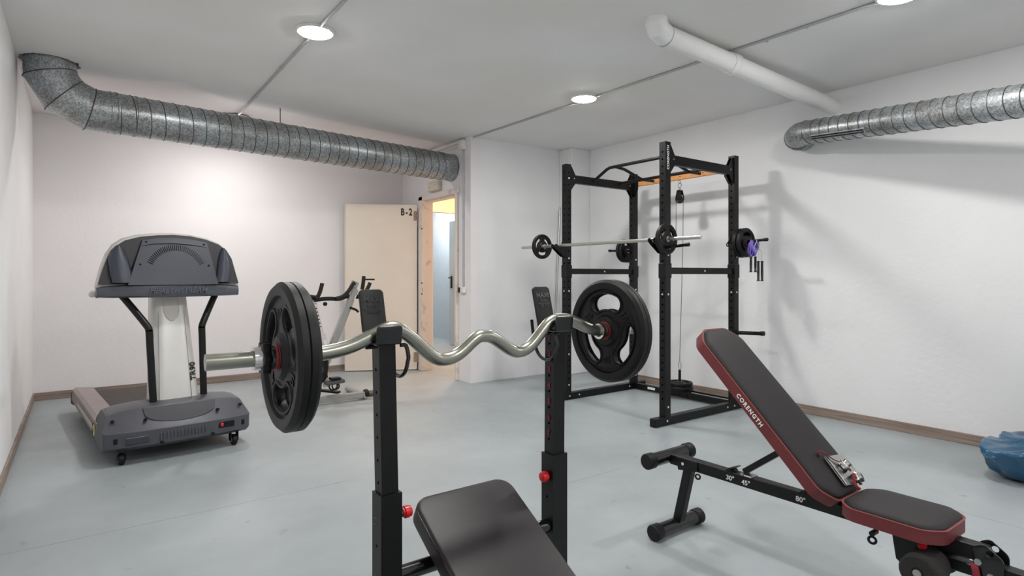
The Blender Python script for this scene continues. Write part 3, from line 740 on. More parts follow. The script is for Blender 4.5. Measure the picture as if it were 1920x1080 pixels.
# pull-up bars
px1, px2 = 3.93, 4.30
MB().tube([(px1, cy[1]-.02, 2.035), (px1, cy[1]-.20, 2.125), (px1, cy[1]-.24, 2.135), (px1, cy[0]+.24, 2.135), (px1, cy[0]+.20, 2.125), (px1, cy[0]+.02, 2.035)], .0145, 14).build('pull_up_bar', M['black'], t)
MB().tube([(px2, cy[1]-.02, 2.035), (px2, cy[1]-.03, 2.052), (px2, cy[0]+.03, 2.052), (px2, cy[0]+.02, 2.035)], .0145, 14).build('pull_up_bar', M['black'], t)
for y in (cy[1]-.30, cy[0]+.30):
    MB().tube([(px1, y, 2.135), (px1+.12, y, 2.125), (px2, y, 2.052)], .0135, 12).build('neutral_grip', M['black'], t)
    MB().cyl((px2, y, 2.052), (px2+.16, y, 2.052), .0135, 12).build('neutral_grip', M['black'], t)
# brand lettering on the near post's -y face
MB().text('CORENGTH', .034, mtx((RX0+PT/2, RY0-.001, 2.045), (0, 0, 1), (-1, 0, 0)), bold=.001).build('lettering', M['whiteink'], posts['B'])
# J hooks on front posts and rear near post
def jhook(x, y, z, parent, s=1):
    mb = MB().shape([[(0, -.035), (-.005, -.085), (-.02, -.085), (-.115, -.015), (-.135, .005), (-.135, .022), (-.12, .032), (-.105, .022), (-.09, .002), (-.03, .002), (0, .03)], circ(.0085, 12, -.119, .015)], .004, .001, mtx((x, y, z), (1, 0, 0), (0, 0, 1)))
    mb.shape([[(0, -.035), (-.005, -.085), (-.02, -.085), (-.115, -.015), (-.135, .005), (-.135, .022), (-.12, .032), (-.105, .022), (-.09, .002), (-.03, .002), (0, .03)], circ(.0085, 12, -.119, .015)], .004, .001, mtx((x, y+.05, z), (1, 0, 0), (0, 0, 1)))
    mb.box((x-.06, y+.025, z-.012), (.09, .05, .008)); mb.box((x-.004, y+.025, z-.0), (.008, .062, .10))
    mb.cyl((x-.119, y-.012, z+.015), (x-.119, y+.062, z+.015), .006, 10)
    return mb.build('bar_hook', M['black'], parent)
jhook(RX0, RY0+.005, 1.397, posts['B']); jhook(RX0, RY1+.005, 1.397, posts['A']); MB().tube([(RX1+.005, RY0+.02, 1.475), (RX1-.03, RY0+.015, 1.465), (RX1-.075, RY0+.010, 1.415)], .010, 10).torus((RX1-.088, RY0+.008, 1.402), (0, 1, 0), .014, .005, 16, 6).build('pin_handle', M['black'], posts['C'])
# storage horns
def horn(x, y0, y1, z, parent, r=.0115, cap=True):
    mb = MB().cyl((x, y0, z), (x, y1, z+.012), r, 16, bev=.003)
    mb.box((x, y0, z), (.05, .008, .07), bev=.002)
    mb.build('storage_horn', M['black'], parent)
    if cap: MB().cyl((x, y1-(.03 if y1 > y0 else -.03), z+.011), (x, y1+(.002 if y1 > y0 else -.002), z+.0125), r+.003, 14, bev=.002).build('rubber_cap', M['rubber'], parent)
horn(RX0+PT/2, RY0, RY0-.19, 1.36, posts['B'])
horn(RX1+PT/2, RY0, RY0-.28, 1.425, posts['C'])
horn(RX1+PT/2, RY0, RY0-.25, .655, posts['C'], .016)
horn(RX1+PT/2, RY1+PT, RY1+PT+.31, 1.39, posts['D'])
# cable pulley hung from the orange bar
pxx, pyy = RX1+PT/2, 3.485
pl = MB().torus((pxx, pyy, 2.015), (0, 1, 0), .016, .0035, 16, 6).torus((pxx, pyy, 1.985), (1, 0, 0), .020, .0035, 16, 6).torus((pxx, pyy, 1.945), (0, 1, 0), .014, .004, 16, 6).build('pulley_link', M['steel'], t)
pw = MB().lathe([(0, -.012), (.040, -.012), (.044, -.010), (.038, -.003), (.038, .003), (.044, .010), (.040, .012), (0, .012)], (pxx, pyy, 1.86), (1, 0, 0), 32).build('pulley_wheel', M['blackgloss'], t)
mb = MB()
for s_ in (-.016, .016): mb.shape([[(-.03, -.02), (.03, -.02), (.034, .02), (.02, .075), (-.02, .075), (-.034, .02)]], .002, .001, mtx((pxx+s_, pyy, 1.865), (0, 1, 0), (0, 0, 1)))
mb.cyl((pxx-.02, pyy, 1.86), (pxx+.02, pyy, 1.86), .010, 12); mb.build('pulley_bracket', M['black'], t)
MB().tube([(pxx, pyy-.040, 1.86), (pxx+.0, pyy-.038, 1.5), (pxx, pyy+.0, .335)], .0026, 6).tube([(pxx, pyy+.040, 1.86), (pxx, pyy+.042, 1.55), (pxx, pyy+.045, 1.42)], .0026, 6).build('cable', M['ink'], t)
mb = MB().tube(smooth_path([(pxx, pyy, .345), (pxx, pyy-.012, .325), (pxx, pyy-.015, .285), (pxx, pyy, .268), (pxx, pyy+.015, .285), (pxx, pyy+.012, .325), (pxx, pyy, .345)], 4), .0035, 6)
mb.build('carabiner', M['steel'], t)
MB().cyl((pxx, pyy, .085), (pxx, pyy, .262), .0125, 16, bev=.003).build('loading_pin', M['black'], t)
MB().box((pxx, pyy, .076), (.13, .22, .010), bev=.002).box((pxx, pyy-.05, .05), (.06, .12, .05), bev=.003).build('carriage', M['black'], t)
for dx_ in (-.045, .06): MB().beam((pxx+dx_, pyy-.06, .068), (pxx+dx_, cy[0]+.03, .068), .014, .014, .001).build('guide_rail', M['black'], t)
# plates on the loading pin
plate('upper of the two black plates stacked flat on the cable loading pin', (pxx, pyy, .1375), (0, 0, 1), .118, .028, bore=.0135, small=True, lettering=False)
plate('lower of the two black plates stacked flat on the cable loading pin', (pxx, pyy, .101), (0, 0, 1), .122, .030, bore=.0135, small=True, lettering=False)
# stored plates
hxx = RX1+PT/2
plate('small black plate on the left rear upright of the rack, next to the post', (hxx, RY1+PT+.055, 1.392), (0, 1, 0), .118, .030, small=True, lettering=False, bore=.0145)
plate('small black plate on the left rear upright of the rack, outermost', (hxx, RY1+PT+.095, 1.394), (0, 1, 0), .118, .030, small=True, lettering=False, bore=.0145)
plate('small black plate beside the purple rope, inner one against the rack post', (hxx, RY0-.045, 1.417), (0, 1, 0), .124, .032, small=True, lettering=False, bore=.0145)
plate('small black plate beside the purple rope, outer one nearest the rope', (hxx, RY0-.086, 1.419), (0, 1, 0), .124, .032, small=True, lettering=False, bore=.0145)

# ------------------------------------------------------------------ barbell on the rack
bx, bz2 = RX0-.065, 1.415
t = thing('straight_barbell', 'long straight chrome barbell resting on the front hooks of the rack', 'barbell', (bx, 3.5, bz2))
MB().cyl((bx, 2.53, bz2), (bx, 4.60, bz2), .0138, 24, bev=.002).build('shaft', M['barsteel'], t)
for y in (2.845, 4.29): MB().lathe([(.014, -.006), (.021, -.006), (.021, .006), (.014, .006)], (bx, y+(.03 if y < 3 else -.03), bz2), (0, 1, 0), 24).build('stop_collar', M['chrome'], t)
plate('small black plate on the right end of the racked straight barbell', (bx, 2.835, bz2), (0, 1, 0), .116, .030, up=-PI/2, small=True, lettering=False, bore=.0145)
plate('small black plate on the left end of the racked straight barbell', (bx, 4.295, bz2), (0, 1, 0), .116, .030, up=-PI/2, small=True, lettering=False, bore=.0145)

# ------------------------------------------------------------------ ropes on the horn
def rope(label, y, ms, R, hz, hl, hd):
    t = thing('jump_rope', label, 'jump rope', (hxx, y, 1.42))
    mb = MB()
    for k in range(4 if ms == 'purple' else 1):
        yy = y-.010*k; rr = R+.006*math.sin(k*2.1); pts = []
        for i in range(28):
            a_ = 2*PI*i/28
            pts.append((hxx+math.sin(a_)*rr*.62+.004*k, yy+.010*math.sin(a_*2+k), 1.437-rr+rr*math.cos(a_)))
        mb.tube(pts, .0075 if ms == 'purple' else .0035, 8, closed=True)
    z0 = 1.437-2*R
    for s_ in hd: mb.tube([(hxx+s_*.02, y-.02, z0+.02), (hxx+s_*.9, y-.024, z0-.01), (hxx+s_, y-.025, hz)], .0028 if ms != 'purple' else .004, 6)
    mb.build('cord', M[ms], t)
    for s_ in hd:
        MB().lathe([(0, 0), (.011, 0), (.012, -.006), (.009, -.014), (.0105, -hl*.5), (.009, -hl+.012), (.013, -hl+.004), (.013, -hl), (0, -hl)], (hxx+s_, y-.025, hz), (0, 0, 1), 16).build('handle', M['blackgloss'], t)
    return t
rope('purple jump rope looped over the plate horn of the rack, short black handles', RY0-.135, 'purple', .060, 1.300, .130, (-.045, .022))
rope('pale jump rope hanging lowest on the plate horn, two long black handles', RY0-.185, 'clear', .045, 1.262, .165, (-.018, .038))

# ------------------------------------------------------------------ bare bar leaning in the corner
o = MB().cyl((4.30, 5.06, .01), (4.50, 5.17, 1.93), .0135, 16, bev=.002).build('leaning_bar', M['steel'])
tag(put(o, (4.36, 5.06, 0)), 'bare pale metal bar leaning upright in the corner behind the rack', 'barbell')

# ------------------------------------------------------------------ adjustable bench on the right
AX = 2.15
t = thing('adjustable_bench', 'adjustable incline bench with oxblood-edged black pads, on the right', 'weight bench', (AX, 1.1, 0))
for (y, z, x0, x1) in ((1.715, .332, 1.99, 2.30), (1.675, .036, 1.985, 2.315)):
    MB().cyl((x0+.02, y, z), (x1-.02, y, z), .0295, 28).build('cross_foot', M['blackgloss'], t)
    for xa, xb in ((x0, x0+.045), (x1, x1-.045)):
        n = 24; lp = []
        MB().lathe([(0, 0), (.031, 0), (.0345, .004), (.0345, .040), (.031, .045), (.0295, .045)], (xa, y, z), (1 if xb > xa else -1, 0, 0), 28).build('end_cap', M['rubber'], t)
mbm = MB().beam((AX, 1.70, .325), (AX, .555, .328), .042, .046, .003).build('main_beam', M['black'], t)
MB().beam((AX, 1.605, .31), (AX, 1.665, .058), .042, .035, .003, up=(1, 0, 0)).build('rear_leg', M['black'], t)
mb = MB()
for s_ in (-.024, .024): mb.shape([[(-.05, -.02), (.05, -.035), (.06, .02), (-.05, .02)]], .002, .0008, mtx((AX+s_, 1.60, .325), (0, 1, 0), (0, 0, 1)))
mb.build('hinge_plate', M['black'], t)
MB().torus((AX-.028, 1.545, .288), (1, .3, 0), .010, .004, 18, 6).cyl((AX-.03, 1.555, .315), (AX+.0, 1.555, .315), .008, 10).build('pin_ring', M['black'], t)
MB().cyl((AX-.027, 1.625, .322), (AX-.020, 1.625, .322), .007, 8).build('bolt', M['bolt'], t)
# catch plates on the beam
for y in (1.405, 1.10):
    MB().prism([(AX-.022, y-.02, .349), (AX-.022, y+.012, .349), (AX-.022, y-.002, .362), (AX-.022, y-.028, .372), (AX-.022, y-.032, .369), (AX-.022, y-.010, .358)], (.044, 0, 0)).build('angle_catch', M['black'], t)
MB().box((AX, 1.325, .350), (.048, .05, .006), bev=.002).cyl((AX-.028, 1.34, .355), (AX+.028, 1.34, .355), .006, 10).build('angle_catch', M['steel'], t)
MB().beam((AX, 1.34, .362), (AX, 1.125, .528), .034, .022, .002).build('backrest_strut', M['black'], t)
for s, y, z in (('30°', 1.395, .322), ('45°', 1.325, .322), ('80°', 1.105, .324)):
    MB().text(s, .027, mtx((AX-.0215, y, z), (0, -1, 0), (0, 0, 1)), bold=.0003).build('angle_number', M['whiteink'], mbm)
# backrest
A0, A1 = V((AX, .945, .388)), V((AX, 1.478, .922)); bd = (A1-A0).normalized(); bn = bd.cross(V((1, 0, 0))).normalized()
if bn.y > 0: bn = -bn
BL = (A1-A0).length+.01; BW = .262
def cut(w_, h_, c): return [(w_/2-c, h_/2), (-w_/2+c, h_/2), (-w_/2, h_/2-c), (-w_/2, -h_/2+c), (-w_/2+c, -h_/2), (w_/2-c, -h_/2), (w_/2, -h_/2+c), (w_/2, h_/2-c)]
def soft(lp, k=5, r=.02):
    out = []; n = len(lp)
    for i in range(n):
        p, a_, b_ = V(lp[i]), V(lp[i-1]), V(lp[(i+1) % n])
        q0 = p+(a_-p).normalized()*r; q1 = p+(b_-p).normalized()*r
        for j in range(k+1):
            s_ = j/k; c = q0*(1-s_)**2+p*2*s_*(1-s_)+q1*s_*s_; out.append((c.x, c.y))
    return out
def cushion(name, w_, h_, th, mt, cc, dome=.010):
    lp = soft(cut(w_, h_, cc))
    c = MB().shape([lp], th/2-.004, 0, mt @ Matrix.Translation((0, 0, 0)), 1).build(name, M['redvinyl'], t, ang=50)
    lp2 = [(x*(1-.010/w_*1.0), y*(1-.010/h_)) for x, y in lp]
    # domed dark top panel
    mb = MB(); bm = mb.bm; rings = []
    for sc, zz in ((1.0, th/2-.0045), (.985, th/2+.001), (.94, th/2+.005), (.85, th/2+.008), (.6, th/2+dome), (.3, th/2+dome+.001)):
        rings.append([bm.verts.new(mt @ V((x*(w_/2-(1-sc)*.13)/(w_/2) if True else x, y*(h_/2-(1-sc)*.13)/(h_/2), zz))) for x, y in lp2])
    for a_, b_ in zip(rings, rings[1:]):
        for i in range(len(a_)): bm.faces.new((a_[i], a_[(i+1) % len(a_)], b_[(i+1) % len(a_)], b_[i]))
    bm.faces.new(rings[-1])
    mb.build('top_panel', M['vinylflat'], c, ang=60)
    MB().tube([mt @ V((x*1.002, y*1.002, th/2-.0045)) for x, y in lp], .0014, 6, closed=True).build('piping', M['redpipe'], c)
    return c
mB = mtx((A0+A1)/2-bn*.028, V((1, 0, 0)), bd)
if (mB.to_3x3() @ V((0, 0, 1))).dot(bn) < 0: mB = mtx((A0+A1)/2-bn*.028, V((-1, 0, 0)), bd)
bc = cushion('backrest_cushion', BW, BL, .052, mB, .055)
lm = mtx(A0+bd*(BL*.50)-bn*.030+V((-BW/2-.0012, 0, 0)), -bd, bn)
if (lm.to_3x3() @ V((0, 0, 1))).x > 0: lm = mtx(A0+bd*(BL*.50)-bn*.030+V((-BW/2-.0012, 0, 0)), -bd, bn) @ Matrix.Rotation(PI, 4, 'X')
MB().text('CORENGTH', .0225, lm @ Matrix.Translation((-.008, 0, 0)), bold=.0006, space=1.25).build('lettering', M['whiteink'], bc)
MB().beam(A0+bd*.10-bn*.068, A0+bd*.62-bn*.068, .10, .02, .002, up=bn).build('backrest_frame', M['black'], t)
sc_ = cushion('seat_cushion', BW, .300, .050, Matrix.Translation((AX, .785, .368)), .045)
MB().box((AX, .80, .345), (.10, .22, .012)).build('seat_plate', M['black'], t)
MB().torus((AX-.030, .86, .268), (1, .2, 0), .011, .0045, 18, 6).cyl((AX-.035, .86, .29), (AX+.0, .86, .29), .009, 10).build('pin_ring', M['black'], t)
# front leg carrier, foam rollers
mb = MB()
for s_ in (-.028, .028): mb.shape([[(-.07, .05), (.06, .05), (.045, -.05), (-.01, -.09), (-.04, -.06)]], .002, .0008, mtx((AX+s_, .745, .285), (0, 1, 0), (0, 0, 1)))
mb.build('leg_bracket', M['black'], t)
for x0, x1 in ((2.005, 2.118), (2.182, 2.295)):
    MB().lathe([(.012, 0), (.046, 0), (.052, .006), (.052, .107), (.046, .113), (.012, .113)], (x0, .690, .262), (1, 0, 0), 32).build('foam_roller', M['foam'], t)
    MB().lathe([(0, -.001), (.016, -.001), (.018, .003), (.018, .110), (.016, .114), (0, .114)], (x0, .690, .262), (1, 0, 0), 24).build('roller_core', M['rubber'], t)
MB().cyl((2.0, .69, .262), (2.3, .69, .262), .0115, 14).build('roller_axle', M['steel'], t)
MB().beam((AX, .70, .270), (AX, .555, .272), .036, .034, .003).build('lower_tube', M['black'], t)
mb = MB()
for s_ in (-.026, .026):
    mb.shape([soft([(-.045, .02), (-.045, -.055), (.0, -.055), (.028, -.02), (.028, .04), (.0, .055)], 4, .012), circ(.009, 14, -.012, .030)], .0025, .001, mtx((AX+s_, .560, .310), (0, -1, 0) if False else (0, 1, 0), (0, 0, 1)))
mb.build('joint_plate', M['blackgloss'], t)
mb = MB()
for y, z in ((.575, .308), (.545, .275)): mb.cyl((AX-.034, y, z), (AX-.026, y, z), .010, 6)
mb.build('bolt', M['steel'], t)
MB().beam((AX, .57, .292), (AX, .02, .275), .040, .036, .003).build('front_beam', M['black'], t)
MB().beam((AX, .05, .27), (AX, .02, .05), .04, .035, .003, up=(1, 0, 0)).build('front_leg', M['black'], t)
MB().cyl((1.98, .02, .036), (2.32, .02, .036), .0345, 24, bev=.004).build('cross_foot', M['blackgloss'], t)
MB().lathe([(0, 0), (.008, 0), (.012, .008), (.012, .020), (.008, .026), (0, .026)], (AX-.055, .705, .318), (-1, -.2, 0), 18).cyl((AX-.055, .705, .318), (AX-.02, .705, .318), .004, 8).build('pull_pin', M['red'], t)
MB().tube(smooth_path([(AX-.03, .585, .30), (AX-.04, .578, .285), (AX-.038, .572, .24), (AX-.03, .575, .225)], 5), .010, 8, flat=.35).build('strap', M['strap'], t)

# things lying on the lower backrest: a pale metal clip plate, two chrome collars, red strap
def on_back(x, s_, h=0): return A0+bd*s_+bn*(h+.0095)+V((x-AX, 0, 0))
mT = mtx(on_back(2.203, .075, .007), (1, 0, 0), bd)
if (mT.to_3x3() @ V((0, 0, 1))).dot(bn) < 0: mT = mT @ Matrix.Rotation(PI, 4, 'Y')
t2 = thing('metal_tray', 'flat pale metal plate lying on the lower end of the incline backrest', 'tray', mT.to_translation())
MB().shape([rrect(.128, .112, .006)], .0022, .0008, mT @ Matrix.Rotation(-.10, 4, 'Z')).build('plate', M['steel'], t2)
MB().shape([rrect(.012, .108, .003)], .004, .001, mT @ Matrix.Rotation(-.10, 4, 'Z') @ Matrix.Translation((-.057, 0, .004))).build('folded_edge', M['chrome'], t2)
for (x, s_, lab, tw) in ((2.195, .082, 'chrome spin collar lying on the metal plate, upper of two', .3), (2.205, .030, 'chrome spin collar lying on the metal plate, lower of two', -.5)):
    c = star_collar(lab, on_back(x, s_, .026), (bn*.9+V((math.cos(tw)*.4, 0, 0))+bd*math.sin(tw)*.5), .80)
def strap(label, pts):
    t3 = thing('red_strap', label, 'strap', pts[0]); MB().tube(smooth_path(pts, 5), .0055, 8, flat=.4).build('webbing', M['strap'], t3); return t3
strap('dark red strap looped above the chrome collars on the incline pad', [on_back(2.20, .095, .022), on_back(2.17, .115, .018), on_back(2.145, .150, .018), on_back(2.135, .160, .008), on_back(2.132, .145, .004)])
strap('dark red strap hanging from the lower chrome collar towards the seat', [on_back(2.205, .045, .028), on_back(2.185, .045, .034), on_back(2.175, .025, .022), on_back(2.172, .010, .018), on_back(2.18, -.004, .018)])

# ------------------------------------------------------------------ treadmill (built in its own frame)
TR = math.radians(5.2)
t = thing('treadmill', 'grey treadmill seen from its motor end, standing by the left wall', 'treadmill', (.525, 4.225, 0), TR)
def L(mb, name, m, parent=None, ang=35): return mb.build(name, M[m], parent or t, local=True, ang=ang)
W2 = .415
# hood: cross-section (y, z) swept across with slightly bowed ends
sec = [(.03, .085), (-.012, .11), (-.018, .20), (.0, .215), (.085, .326), (.12, .334), (.27, .340), (.32, .330), (.40, .27), (.40, .10)]
mb = MB(); bm = mb.bm; xs = [-W2, -W2+.012, -.35, -.25, -.1, 0, .1, .25, .35, W2-.012, W2]; rings = []
for i, x in enumerate(xs):
    e = abs(x)/W2; ring = []
    for (y, z) in sec:
        yy = y+.05*e**3; zz = z
        if z > .25: zz = z-.040*e**5; 
        xx = x
        if z > .23: xx = x*(1-.075*(z-.215)/.13)
        if e > .99: yy += .01; zz = zz-.004 if z > .2 else zz+.004
        ring.append(bm.verts.new((xx, yy, zz)))
    rings.append(ring)
for a_, b_ in zip(rings, rings[1:]):
    for i in range(len(sec)): bm.faces.new((a_[i], a_[(i+1) % len(sec)], b_[(i+1) % len(sec)], b_[i]))
bm.faces.new(rings[0]); bm.faces.new(rings[-1])
hood = L(mb, 'motor_hood', 'tm_grey', ang=14)
# raised centre scoop on the slope below the column
mb = MB(); lp = []
for i in range(25):
    a_ = PI+PI*i/24; lp.append((.20*math.cos(a_), .075+.075*math.sin(a_)*1.0))
lp += [(.205, .115), (-.205, .115)]
sm = mtx((0, .0, .215), (1, 0, 0), V((0, .085, .11)))
mb.shape([lp], .003, .0015, sm @ Matrix.Translation((0, .018, .0005)), 2); L(mb, 'hood_scoop', 'tm_scoopdark', hood)
# lower-panel ribs, recesses
mb = MB()
for i in range(14): mb.box((-.125+i*.0195, -.019+.05*abs((-.125+i*.0195)/W2)**3, .155), (.008, .006, .044), bev=.002)
L(mb, 'vent_rib', 'tm_grey', hood)
mb = MB().box((-.245, -.007, .148), (.12, .006, .042), bev=.003); L(mb, 'display_recess', 'tm_dark', hood)
mb = MB().box((.255, -.005, .162), (.10, .006, .038), bev=.002); L(mb, 'switch_recess', 'hole', hood)
mb = MB().box((.228, -.009, .163), (.018, .006, .022), bev=.002); L(mb, 'power_switch', 'red', hood)
mb = MB()
for x in (-.355, .365): mb.box((x, .016 if x < 0 else .019, .155), (.020, .012, .032), bev=.002)
L(mb, 'recess', 'hole', hood)
mb = MB()
for x, y, z in ((-.365, .075, .268), (-.20, .035, .262), (.21, .036, .262), (.36, .073, .268), (-.12, -.015, .118), (.17, -.012, .118)):
    mb.cyl((x, y-.02, z), (x, y+.0, z-.002), .0095, 12)
L(mb, 'screw_hole', 'hole', hood)
mb = MB().text('STAR TRAC', .001, Matrix()) if False else None
# deck, rails, belt
mb = MB().box((0, 1.12, .135), (.56, 1.50, .05), bev=.004); L(mb, 'deck', 'black')
mb = MB().box((0, 1.12, .166), (.50, 1.49, .012), bev=.003); L(mb, 'running_belt', 'tm_belt')
for s_ in (-1, 1):
    prof = [(s_*.25, .172), (s_*.27, .205), (s_*.38, .215), (s_*.405, .20), (s_*.412, .12), (s_*.40, .085), (s_*.27, .085)]
    mb = MB().prism([(x, .38, z) for x, z in prof], (0, 1.50, 0)); r_ = L(mb, 'side_rail', 'tm_rail')
    mb = MB().box((s_*.411, .95, .15), (.006, 1.0, .03), bev=.002); L(mb, 'rail_trim', 'tm_light', r_)
    if s_ < 0:
        for k, c in enumerate(('yellow', 'paper', 'ink')):
            mb = MB().box((-.4125, .10+.05*k+.33, .145), (.003, .03, .07)); L(mb, 'warning_label', c, r_)
    mb = MB().box((s_*.33, 1.90, .13), (.17, .06, .12), bev=.015); L(mb, 'rear_cap', 'tm_grey')
    # caster
    w_ = MB().cyl((s_*.32-.016, .06, .036), (s_*.32+.016, .06, .036), .036, 24, bev=.006); w_ = L(w_, 'wheel', 'rubber')
    mb = MB().cyl((s_*.32-.018, .06, .036), (s_*.32+.018, .06, .036), .014, 16); L(mb, 'wheel_hub', 'tm_light', w_)
    mb = MB().box((s_*.32-.022, .065, .065), (.005, .05, .07)).box((s_*.32+.022, .065, .065), (.005, .05, .07)); L(mb, 'wheel_fork', 'black')
    mb = MB().cyl((s_*.33, 1.80, 0), (s_*.33, 1.80, .09), .022, 14, bev=.003); L(mb, 'rear_foot', 'rubber')
mb = MB().box((0, .22, .10), (.70, .30, .04)); L(mb, 'chassis', 'black')
# column: rounded front, seams
mb = MB(); bm = mb.bm; rings = []
for (z, hw, yc, dp) in ((.30, .146, .245, .10), (.5, .134, .285, .10), (.8, .118, .36, .10), (1.03, .105, .42, .10)):
    ring = []
    for i in range(25):
        a_ = PI+PI*i/24; ring.append(bm.verts.new((hw*(1 if abs(math.cos(a_)) > .999 else 1)*math.copysign(abs(math.cos(a_))**.6, math.cos(a_)), yc-dp*.62*abs(math.sin(a_))**.8, z)))
    ring += [bm.verts.new((hw, yc+dp*.7, z)), bm.verts.new((-hw, yc+dp*.7, z))]
    rings.append(ring)
for a_, b_ in zip(rings, rings[1:]):
    for i in range(len(a_)): bm.faces.new((a_[i], a_[(i+1) % len(a_)], b_[(i+1) % len(a_)], b_[i]))
bm.faces.new(rings[0]); bm.faces.new(rings[-1])
colm = L(mb, 'column', 'tm_silver', ang=50)
mb = MB()
for s_ in (-1, 1): mb.tube([(s_*.095, .245-.055, .335), (s_*.088, .285-.056, .5), (s_*.080, .36-.056, .8), (s_*.072, .42-.056, 1.01)], .0013, 5)
L(mb, 'column_seam', 'tm_grey', colm)
mb = MB(); lp = []
for i in range(17):
    a_ = PI+PI*i/16; lp.append((.048*math.cos(a_), .09*math.sin(a_)))
lp += [(.05, .10), (-.05, .10)]
mb.shape([lp], .006, .004, mtx((0, .332, .925), (1, 0, 0), V((0, .27, 1))), 3); L(mb, 'column_scoop', 'tm_light', colm)
mb = MB().text('TR90', .056, mtx((.112, .236, .50), V((-.03, .2, 1)), V((-1, -.50, 0))), bold=.0004, ext=.003); L(mb, 'lettering', 'ink', colm)
# support tubes
mb = MB().tube(smooth_path([(-.30, .33, 1.04), (-.26, .31, .985), (-.165, .22, .83), (-.15, .205, .79), (-.148, .20, .74), (-.130, .175, .30)], 4), .0215, 18); L(mb, 'support_tube', 'black')
mb = MB().tube(smooth_path([(.30, .36, 1.04), (.265, .335, .985), (.185, .27, .83), (.172, .26, .79), (.172, .255, .74), (.178, .235, .30)], 4), .0215, 18); L(mb, 'support_tube', 'black')
# console
outl = [(-.405, 1.012), (-.41, 1.075), (-.382, 1.19), (-.352, 1.275), (-.315, 1.335), (-.26, 1.378), (-.18, 1.405), (-.08, 1.42), (.02, 1.427), (.12, 1.422), (.22, 1.402), (.30, 1.370), (.352, 1.325), (.382, 1.265), (.405, 1.14), (.415, 1.075), (.412, 1.022), (.395, 1.008), (-.39, 1.004)]
def dep(z): return .20+max(0, z-1.09)*.28
mb = MB(); bm = mb.bm
fr = [bm.verts.new((x, dep(z)+.03*abs(x/.41)**2, z)) for x, z in outl]; bk = [bm.verts.new((x*.99, dep(z)+.12+.05*abs(x/.41)**2, z+.01)) for x, z in outl]
for i in range(len(fr)): bm.faces.new((fr[i], fr[(i+1) % len(fr)], bk[(i+1) % len(fr)], bk[i]))
bm.faces.new(fr); bm.faces.new(bk)
con = L(mb, 'console', 'tm_light', ang=30)
con.location.x = -.014
# dark rear shell, inset from the pale rim
mb = MB(); bm = mb.bm
inn = [(x*.985, 1.09 if z < 1.09 else 1.09+(z-1.09)*.968) for x, z in outl if z > 1.05]
f0 = [bm.verts.new((x, dep(z)-.014+.022*abs(x/.41)**2, z)) for x, z in inn]; f1 = [bm.verts.new((x, dep(z)+.03, z)) for x, z in inn]
for i in range(len(f0)): bm.faces.new((f0[i], f0[(i+1) % len(f0)], f1[(i+1) % len(f0)], f1[i]))
bm.faces.new(f0); bm.faces.new(f1); L(mb, 'rear_shell', 'tm_shell', con)
mb = MB(); pn = [(-.255, 1.085), (-.165, 1.372), (-.08, 1.388), (.02, 1.394), (.12, 1.388), (.215, 1.370), (.268, 1.085)]
bm = mb.bm
f0 = [bm.verts.new((x, dep(z)-.030, z)) for x, z in pn]; f1 = [bm.verts.new((x*1.04, dep(z)+.01, z)) for x, z in pn]
for i in range(len(f0)): bm.faces.new((f0[i], f0[(i+1) % len(f0)], f1[(i+1) % len(f0)], f1[i]))
bm.faces.new(f0); pnl = L(mb, 'rear_panel', 'tm_dark', con)
mb = MB().tube([(x, dep(1.345)-.032, 1.352+z_) for x, z_ in ((-.17, -.016), (-.1, .0), (.02, .008), (.13, 0), (.21, -.014))], .003, 6); L(mb, 'panel_ridge', 'tm_scoop', pnl)
# cup-holder scoops at both ends
for s_, cx_ in ((-1, -.293), (1, .318)):
    w0 = .060 if s_ < 0 else .045
    mb = MB(); bm = mb.bm; rings = []
    for (z, h_, xo) in ((1.10, w0, -.018), (1.16, w0*1.0, -.006), (1.24, w0*.92, .004), (1.30, w0*.65, .006), (1.335, w0*.2, .002)):
        rings.append([bm.verts.new((cx_+xo*(-s_)*-1*(1)+h_*math.cos(PI+PI*i/14), dep(z)-.012+.006-.030*math.sin(PI*i/14), z)) for i in range(15)])
    for a_, b_ in zip(rings, rings[1:]):
        for i in range(14): bm.faces.new((a_[i], a_[i+1], b_[i+1], b_[i]))
    bm.faces.new(rings[0]); L(mb, 'cup_holder', 'tm_scoop', con, ang=60)
    mb = MB().tube([(s_*.275 if s_ < 0 else .292, dep(1.1)-.014, 1.10), (s_*.225 if s_ < 0 else .262, dep(1.3)-.012, 1.30)], .002, 5) if False else None
mb = MB()
for x, z in ((-.145, 1.362), (.195, 1.356), (-.185, 1.215), (.215, 1.212)): L(MB().cyl((x, dep(z)-.033, z), (x, dep(z)-.02, z), .0065, 10), 'screw', 'hole', pnl)
for i in range(34):
    a_ = math.radians(28)+math.radians(124)*i/33
    cx_, cz_ = .022, 1.135; ra, rb = .175, .215
    p_ = [(cx_+math.cos(a_)*r*.88, cz_+math.sin(a_)*r) for r in (ra, rb-.002)]
    zx = [(x, dep(z)-.0305, z) for x, z in p_]
    mb.beam(zx[0], zx[1], .0035, .004, 0, up=(0, 1, 0))
L(mb, 'speaker_slot', 'hole', pnl)
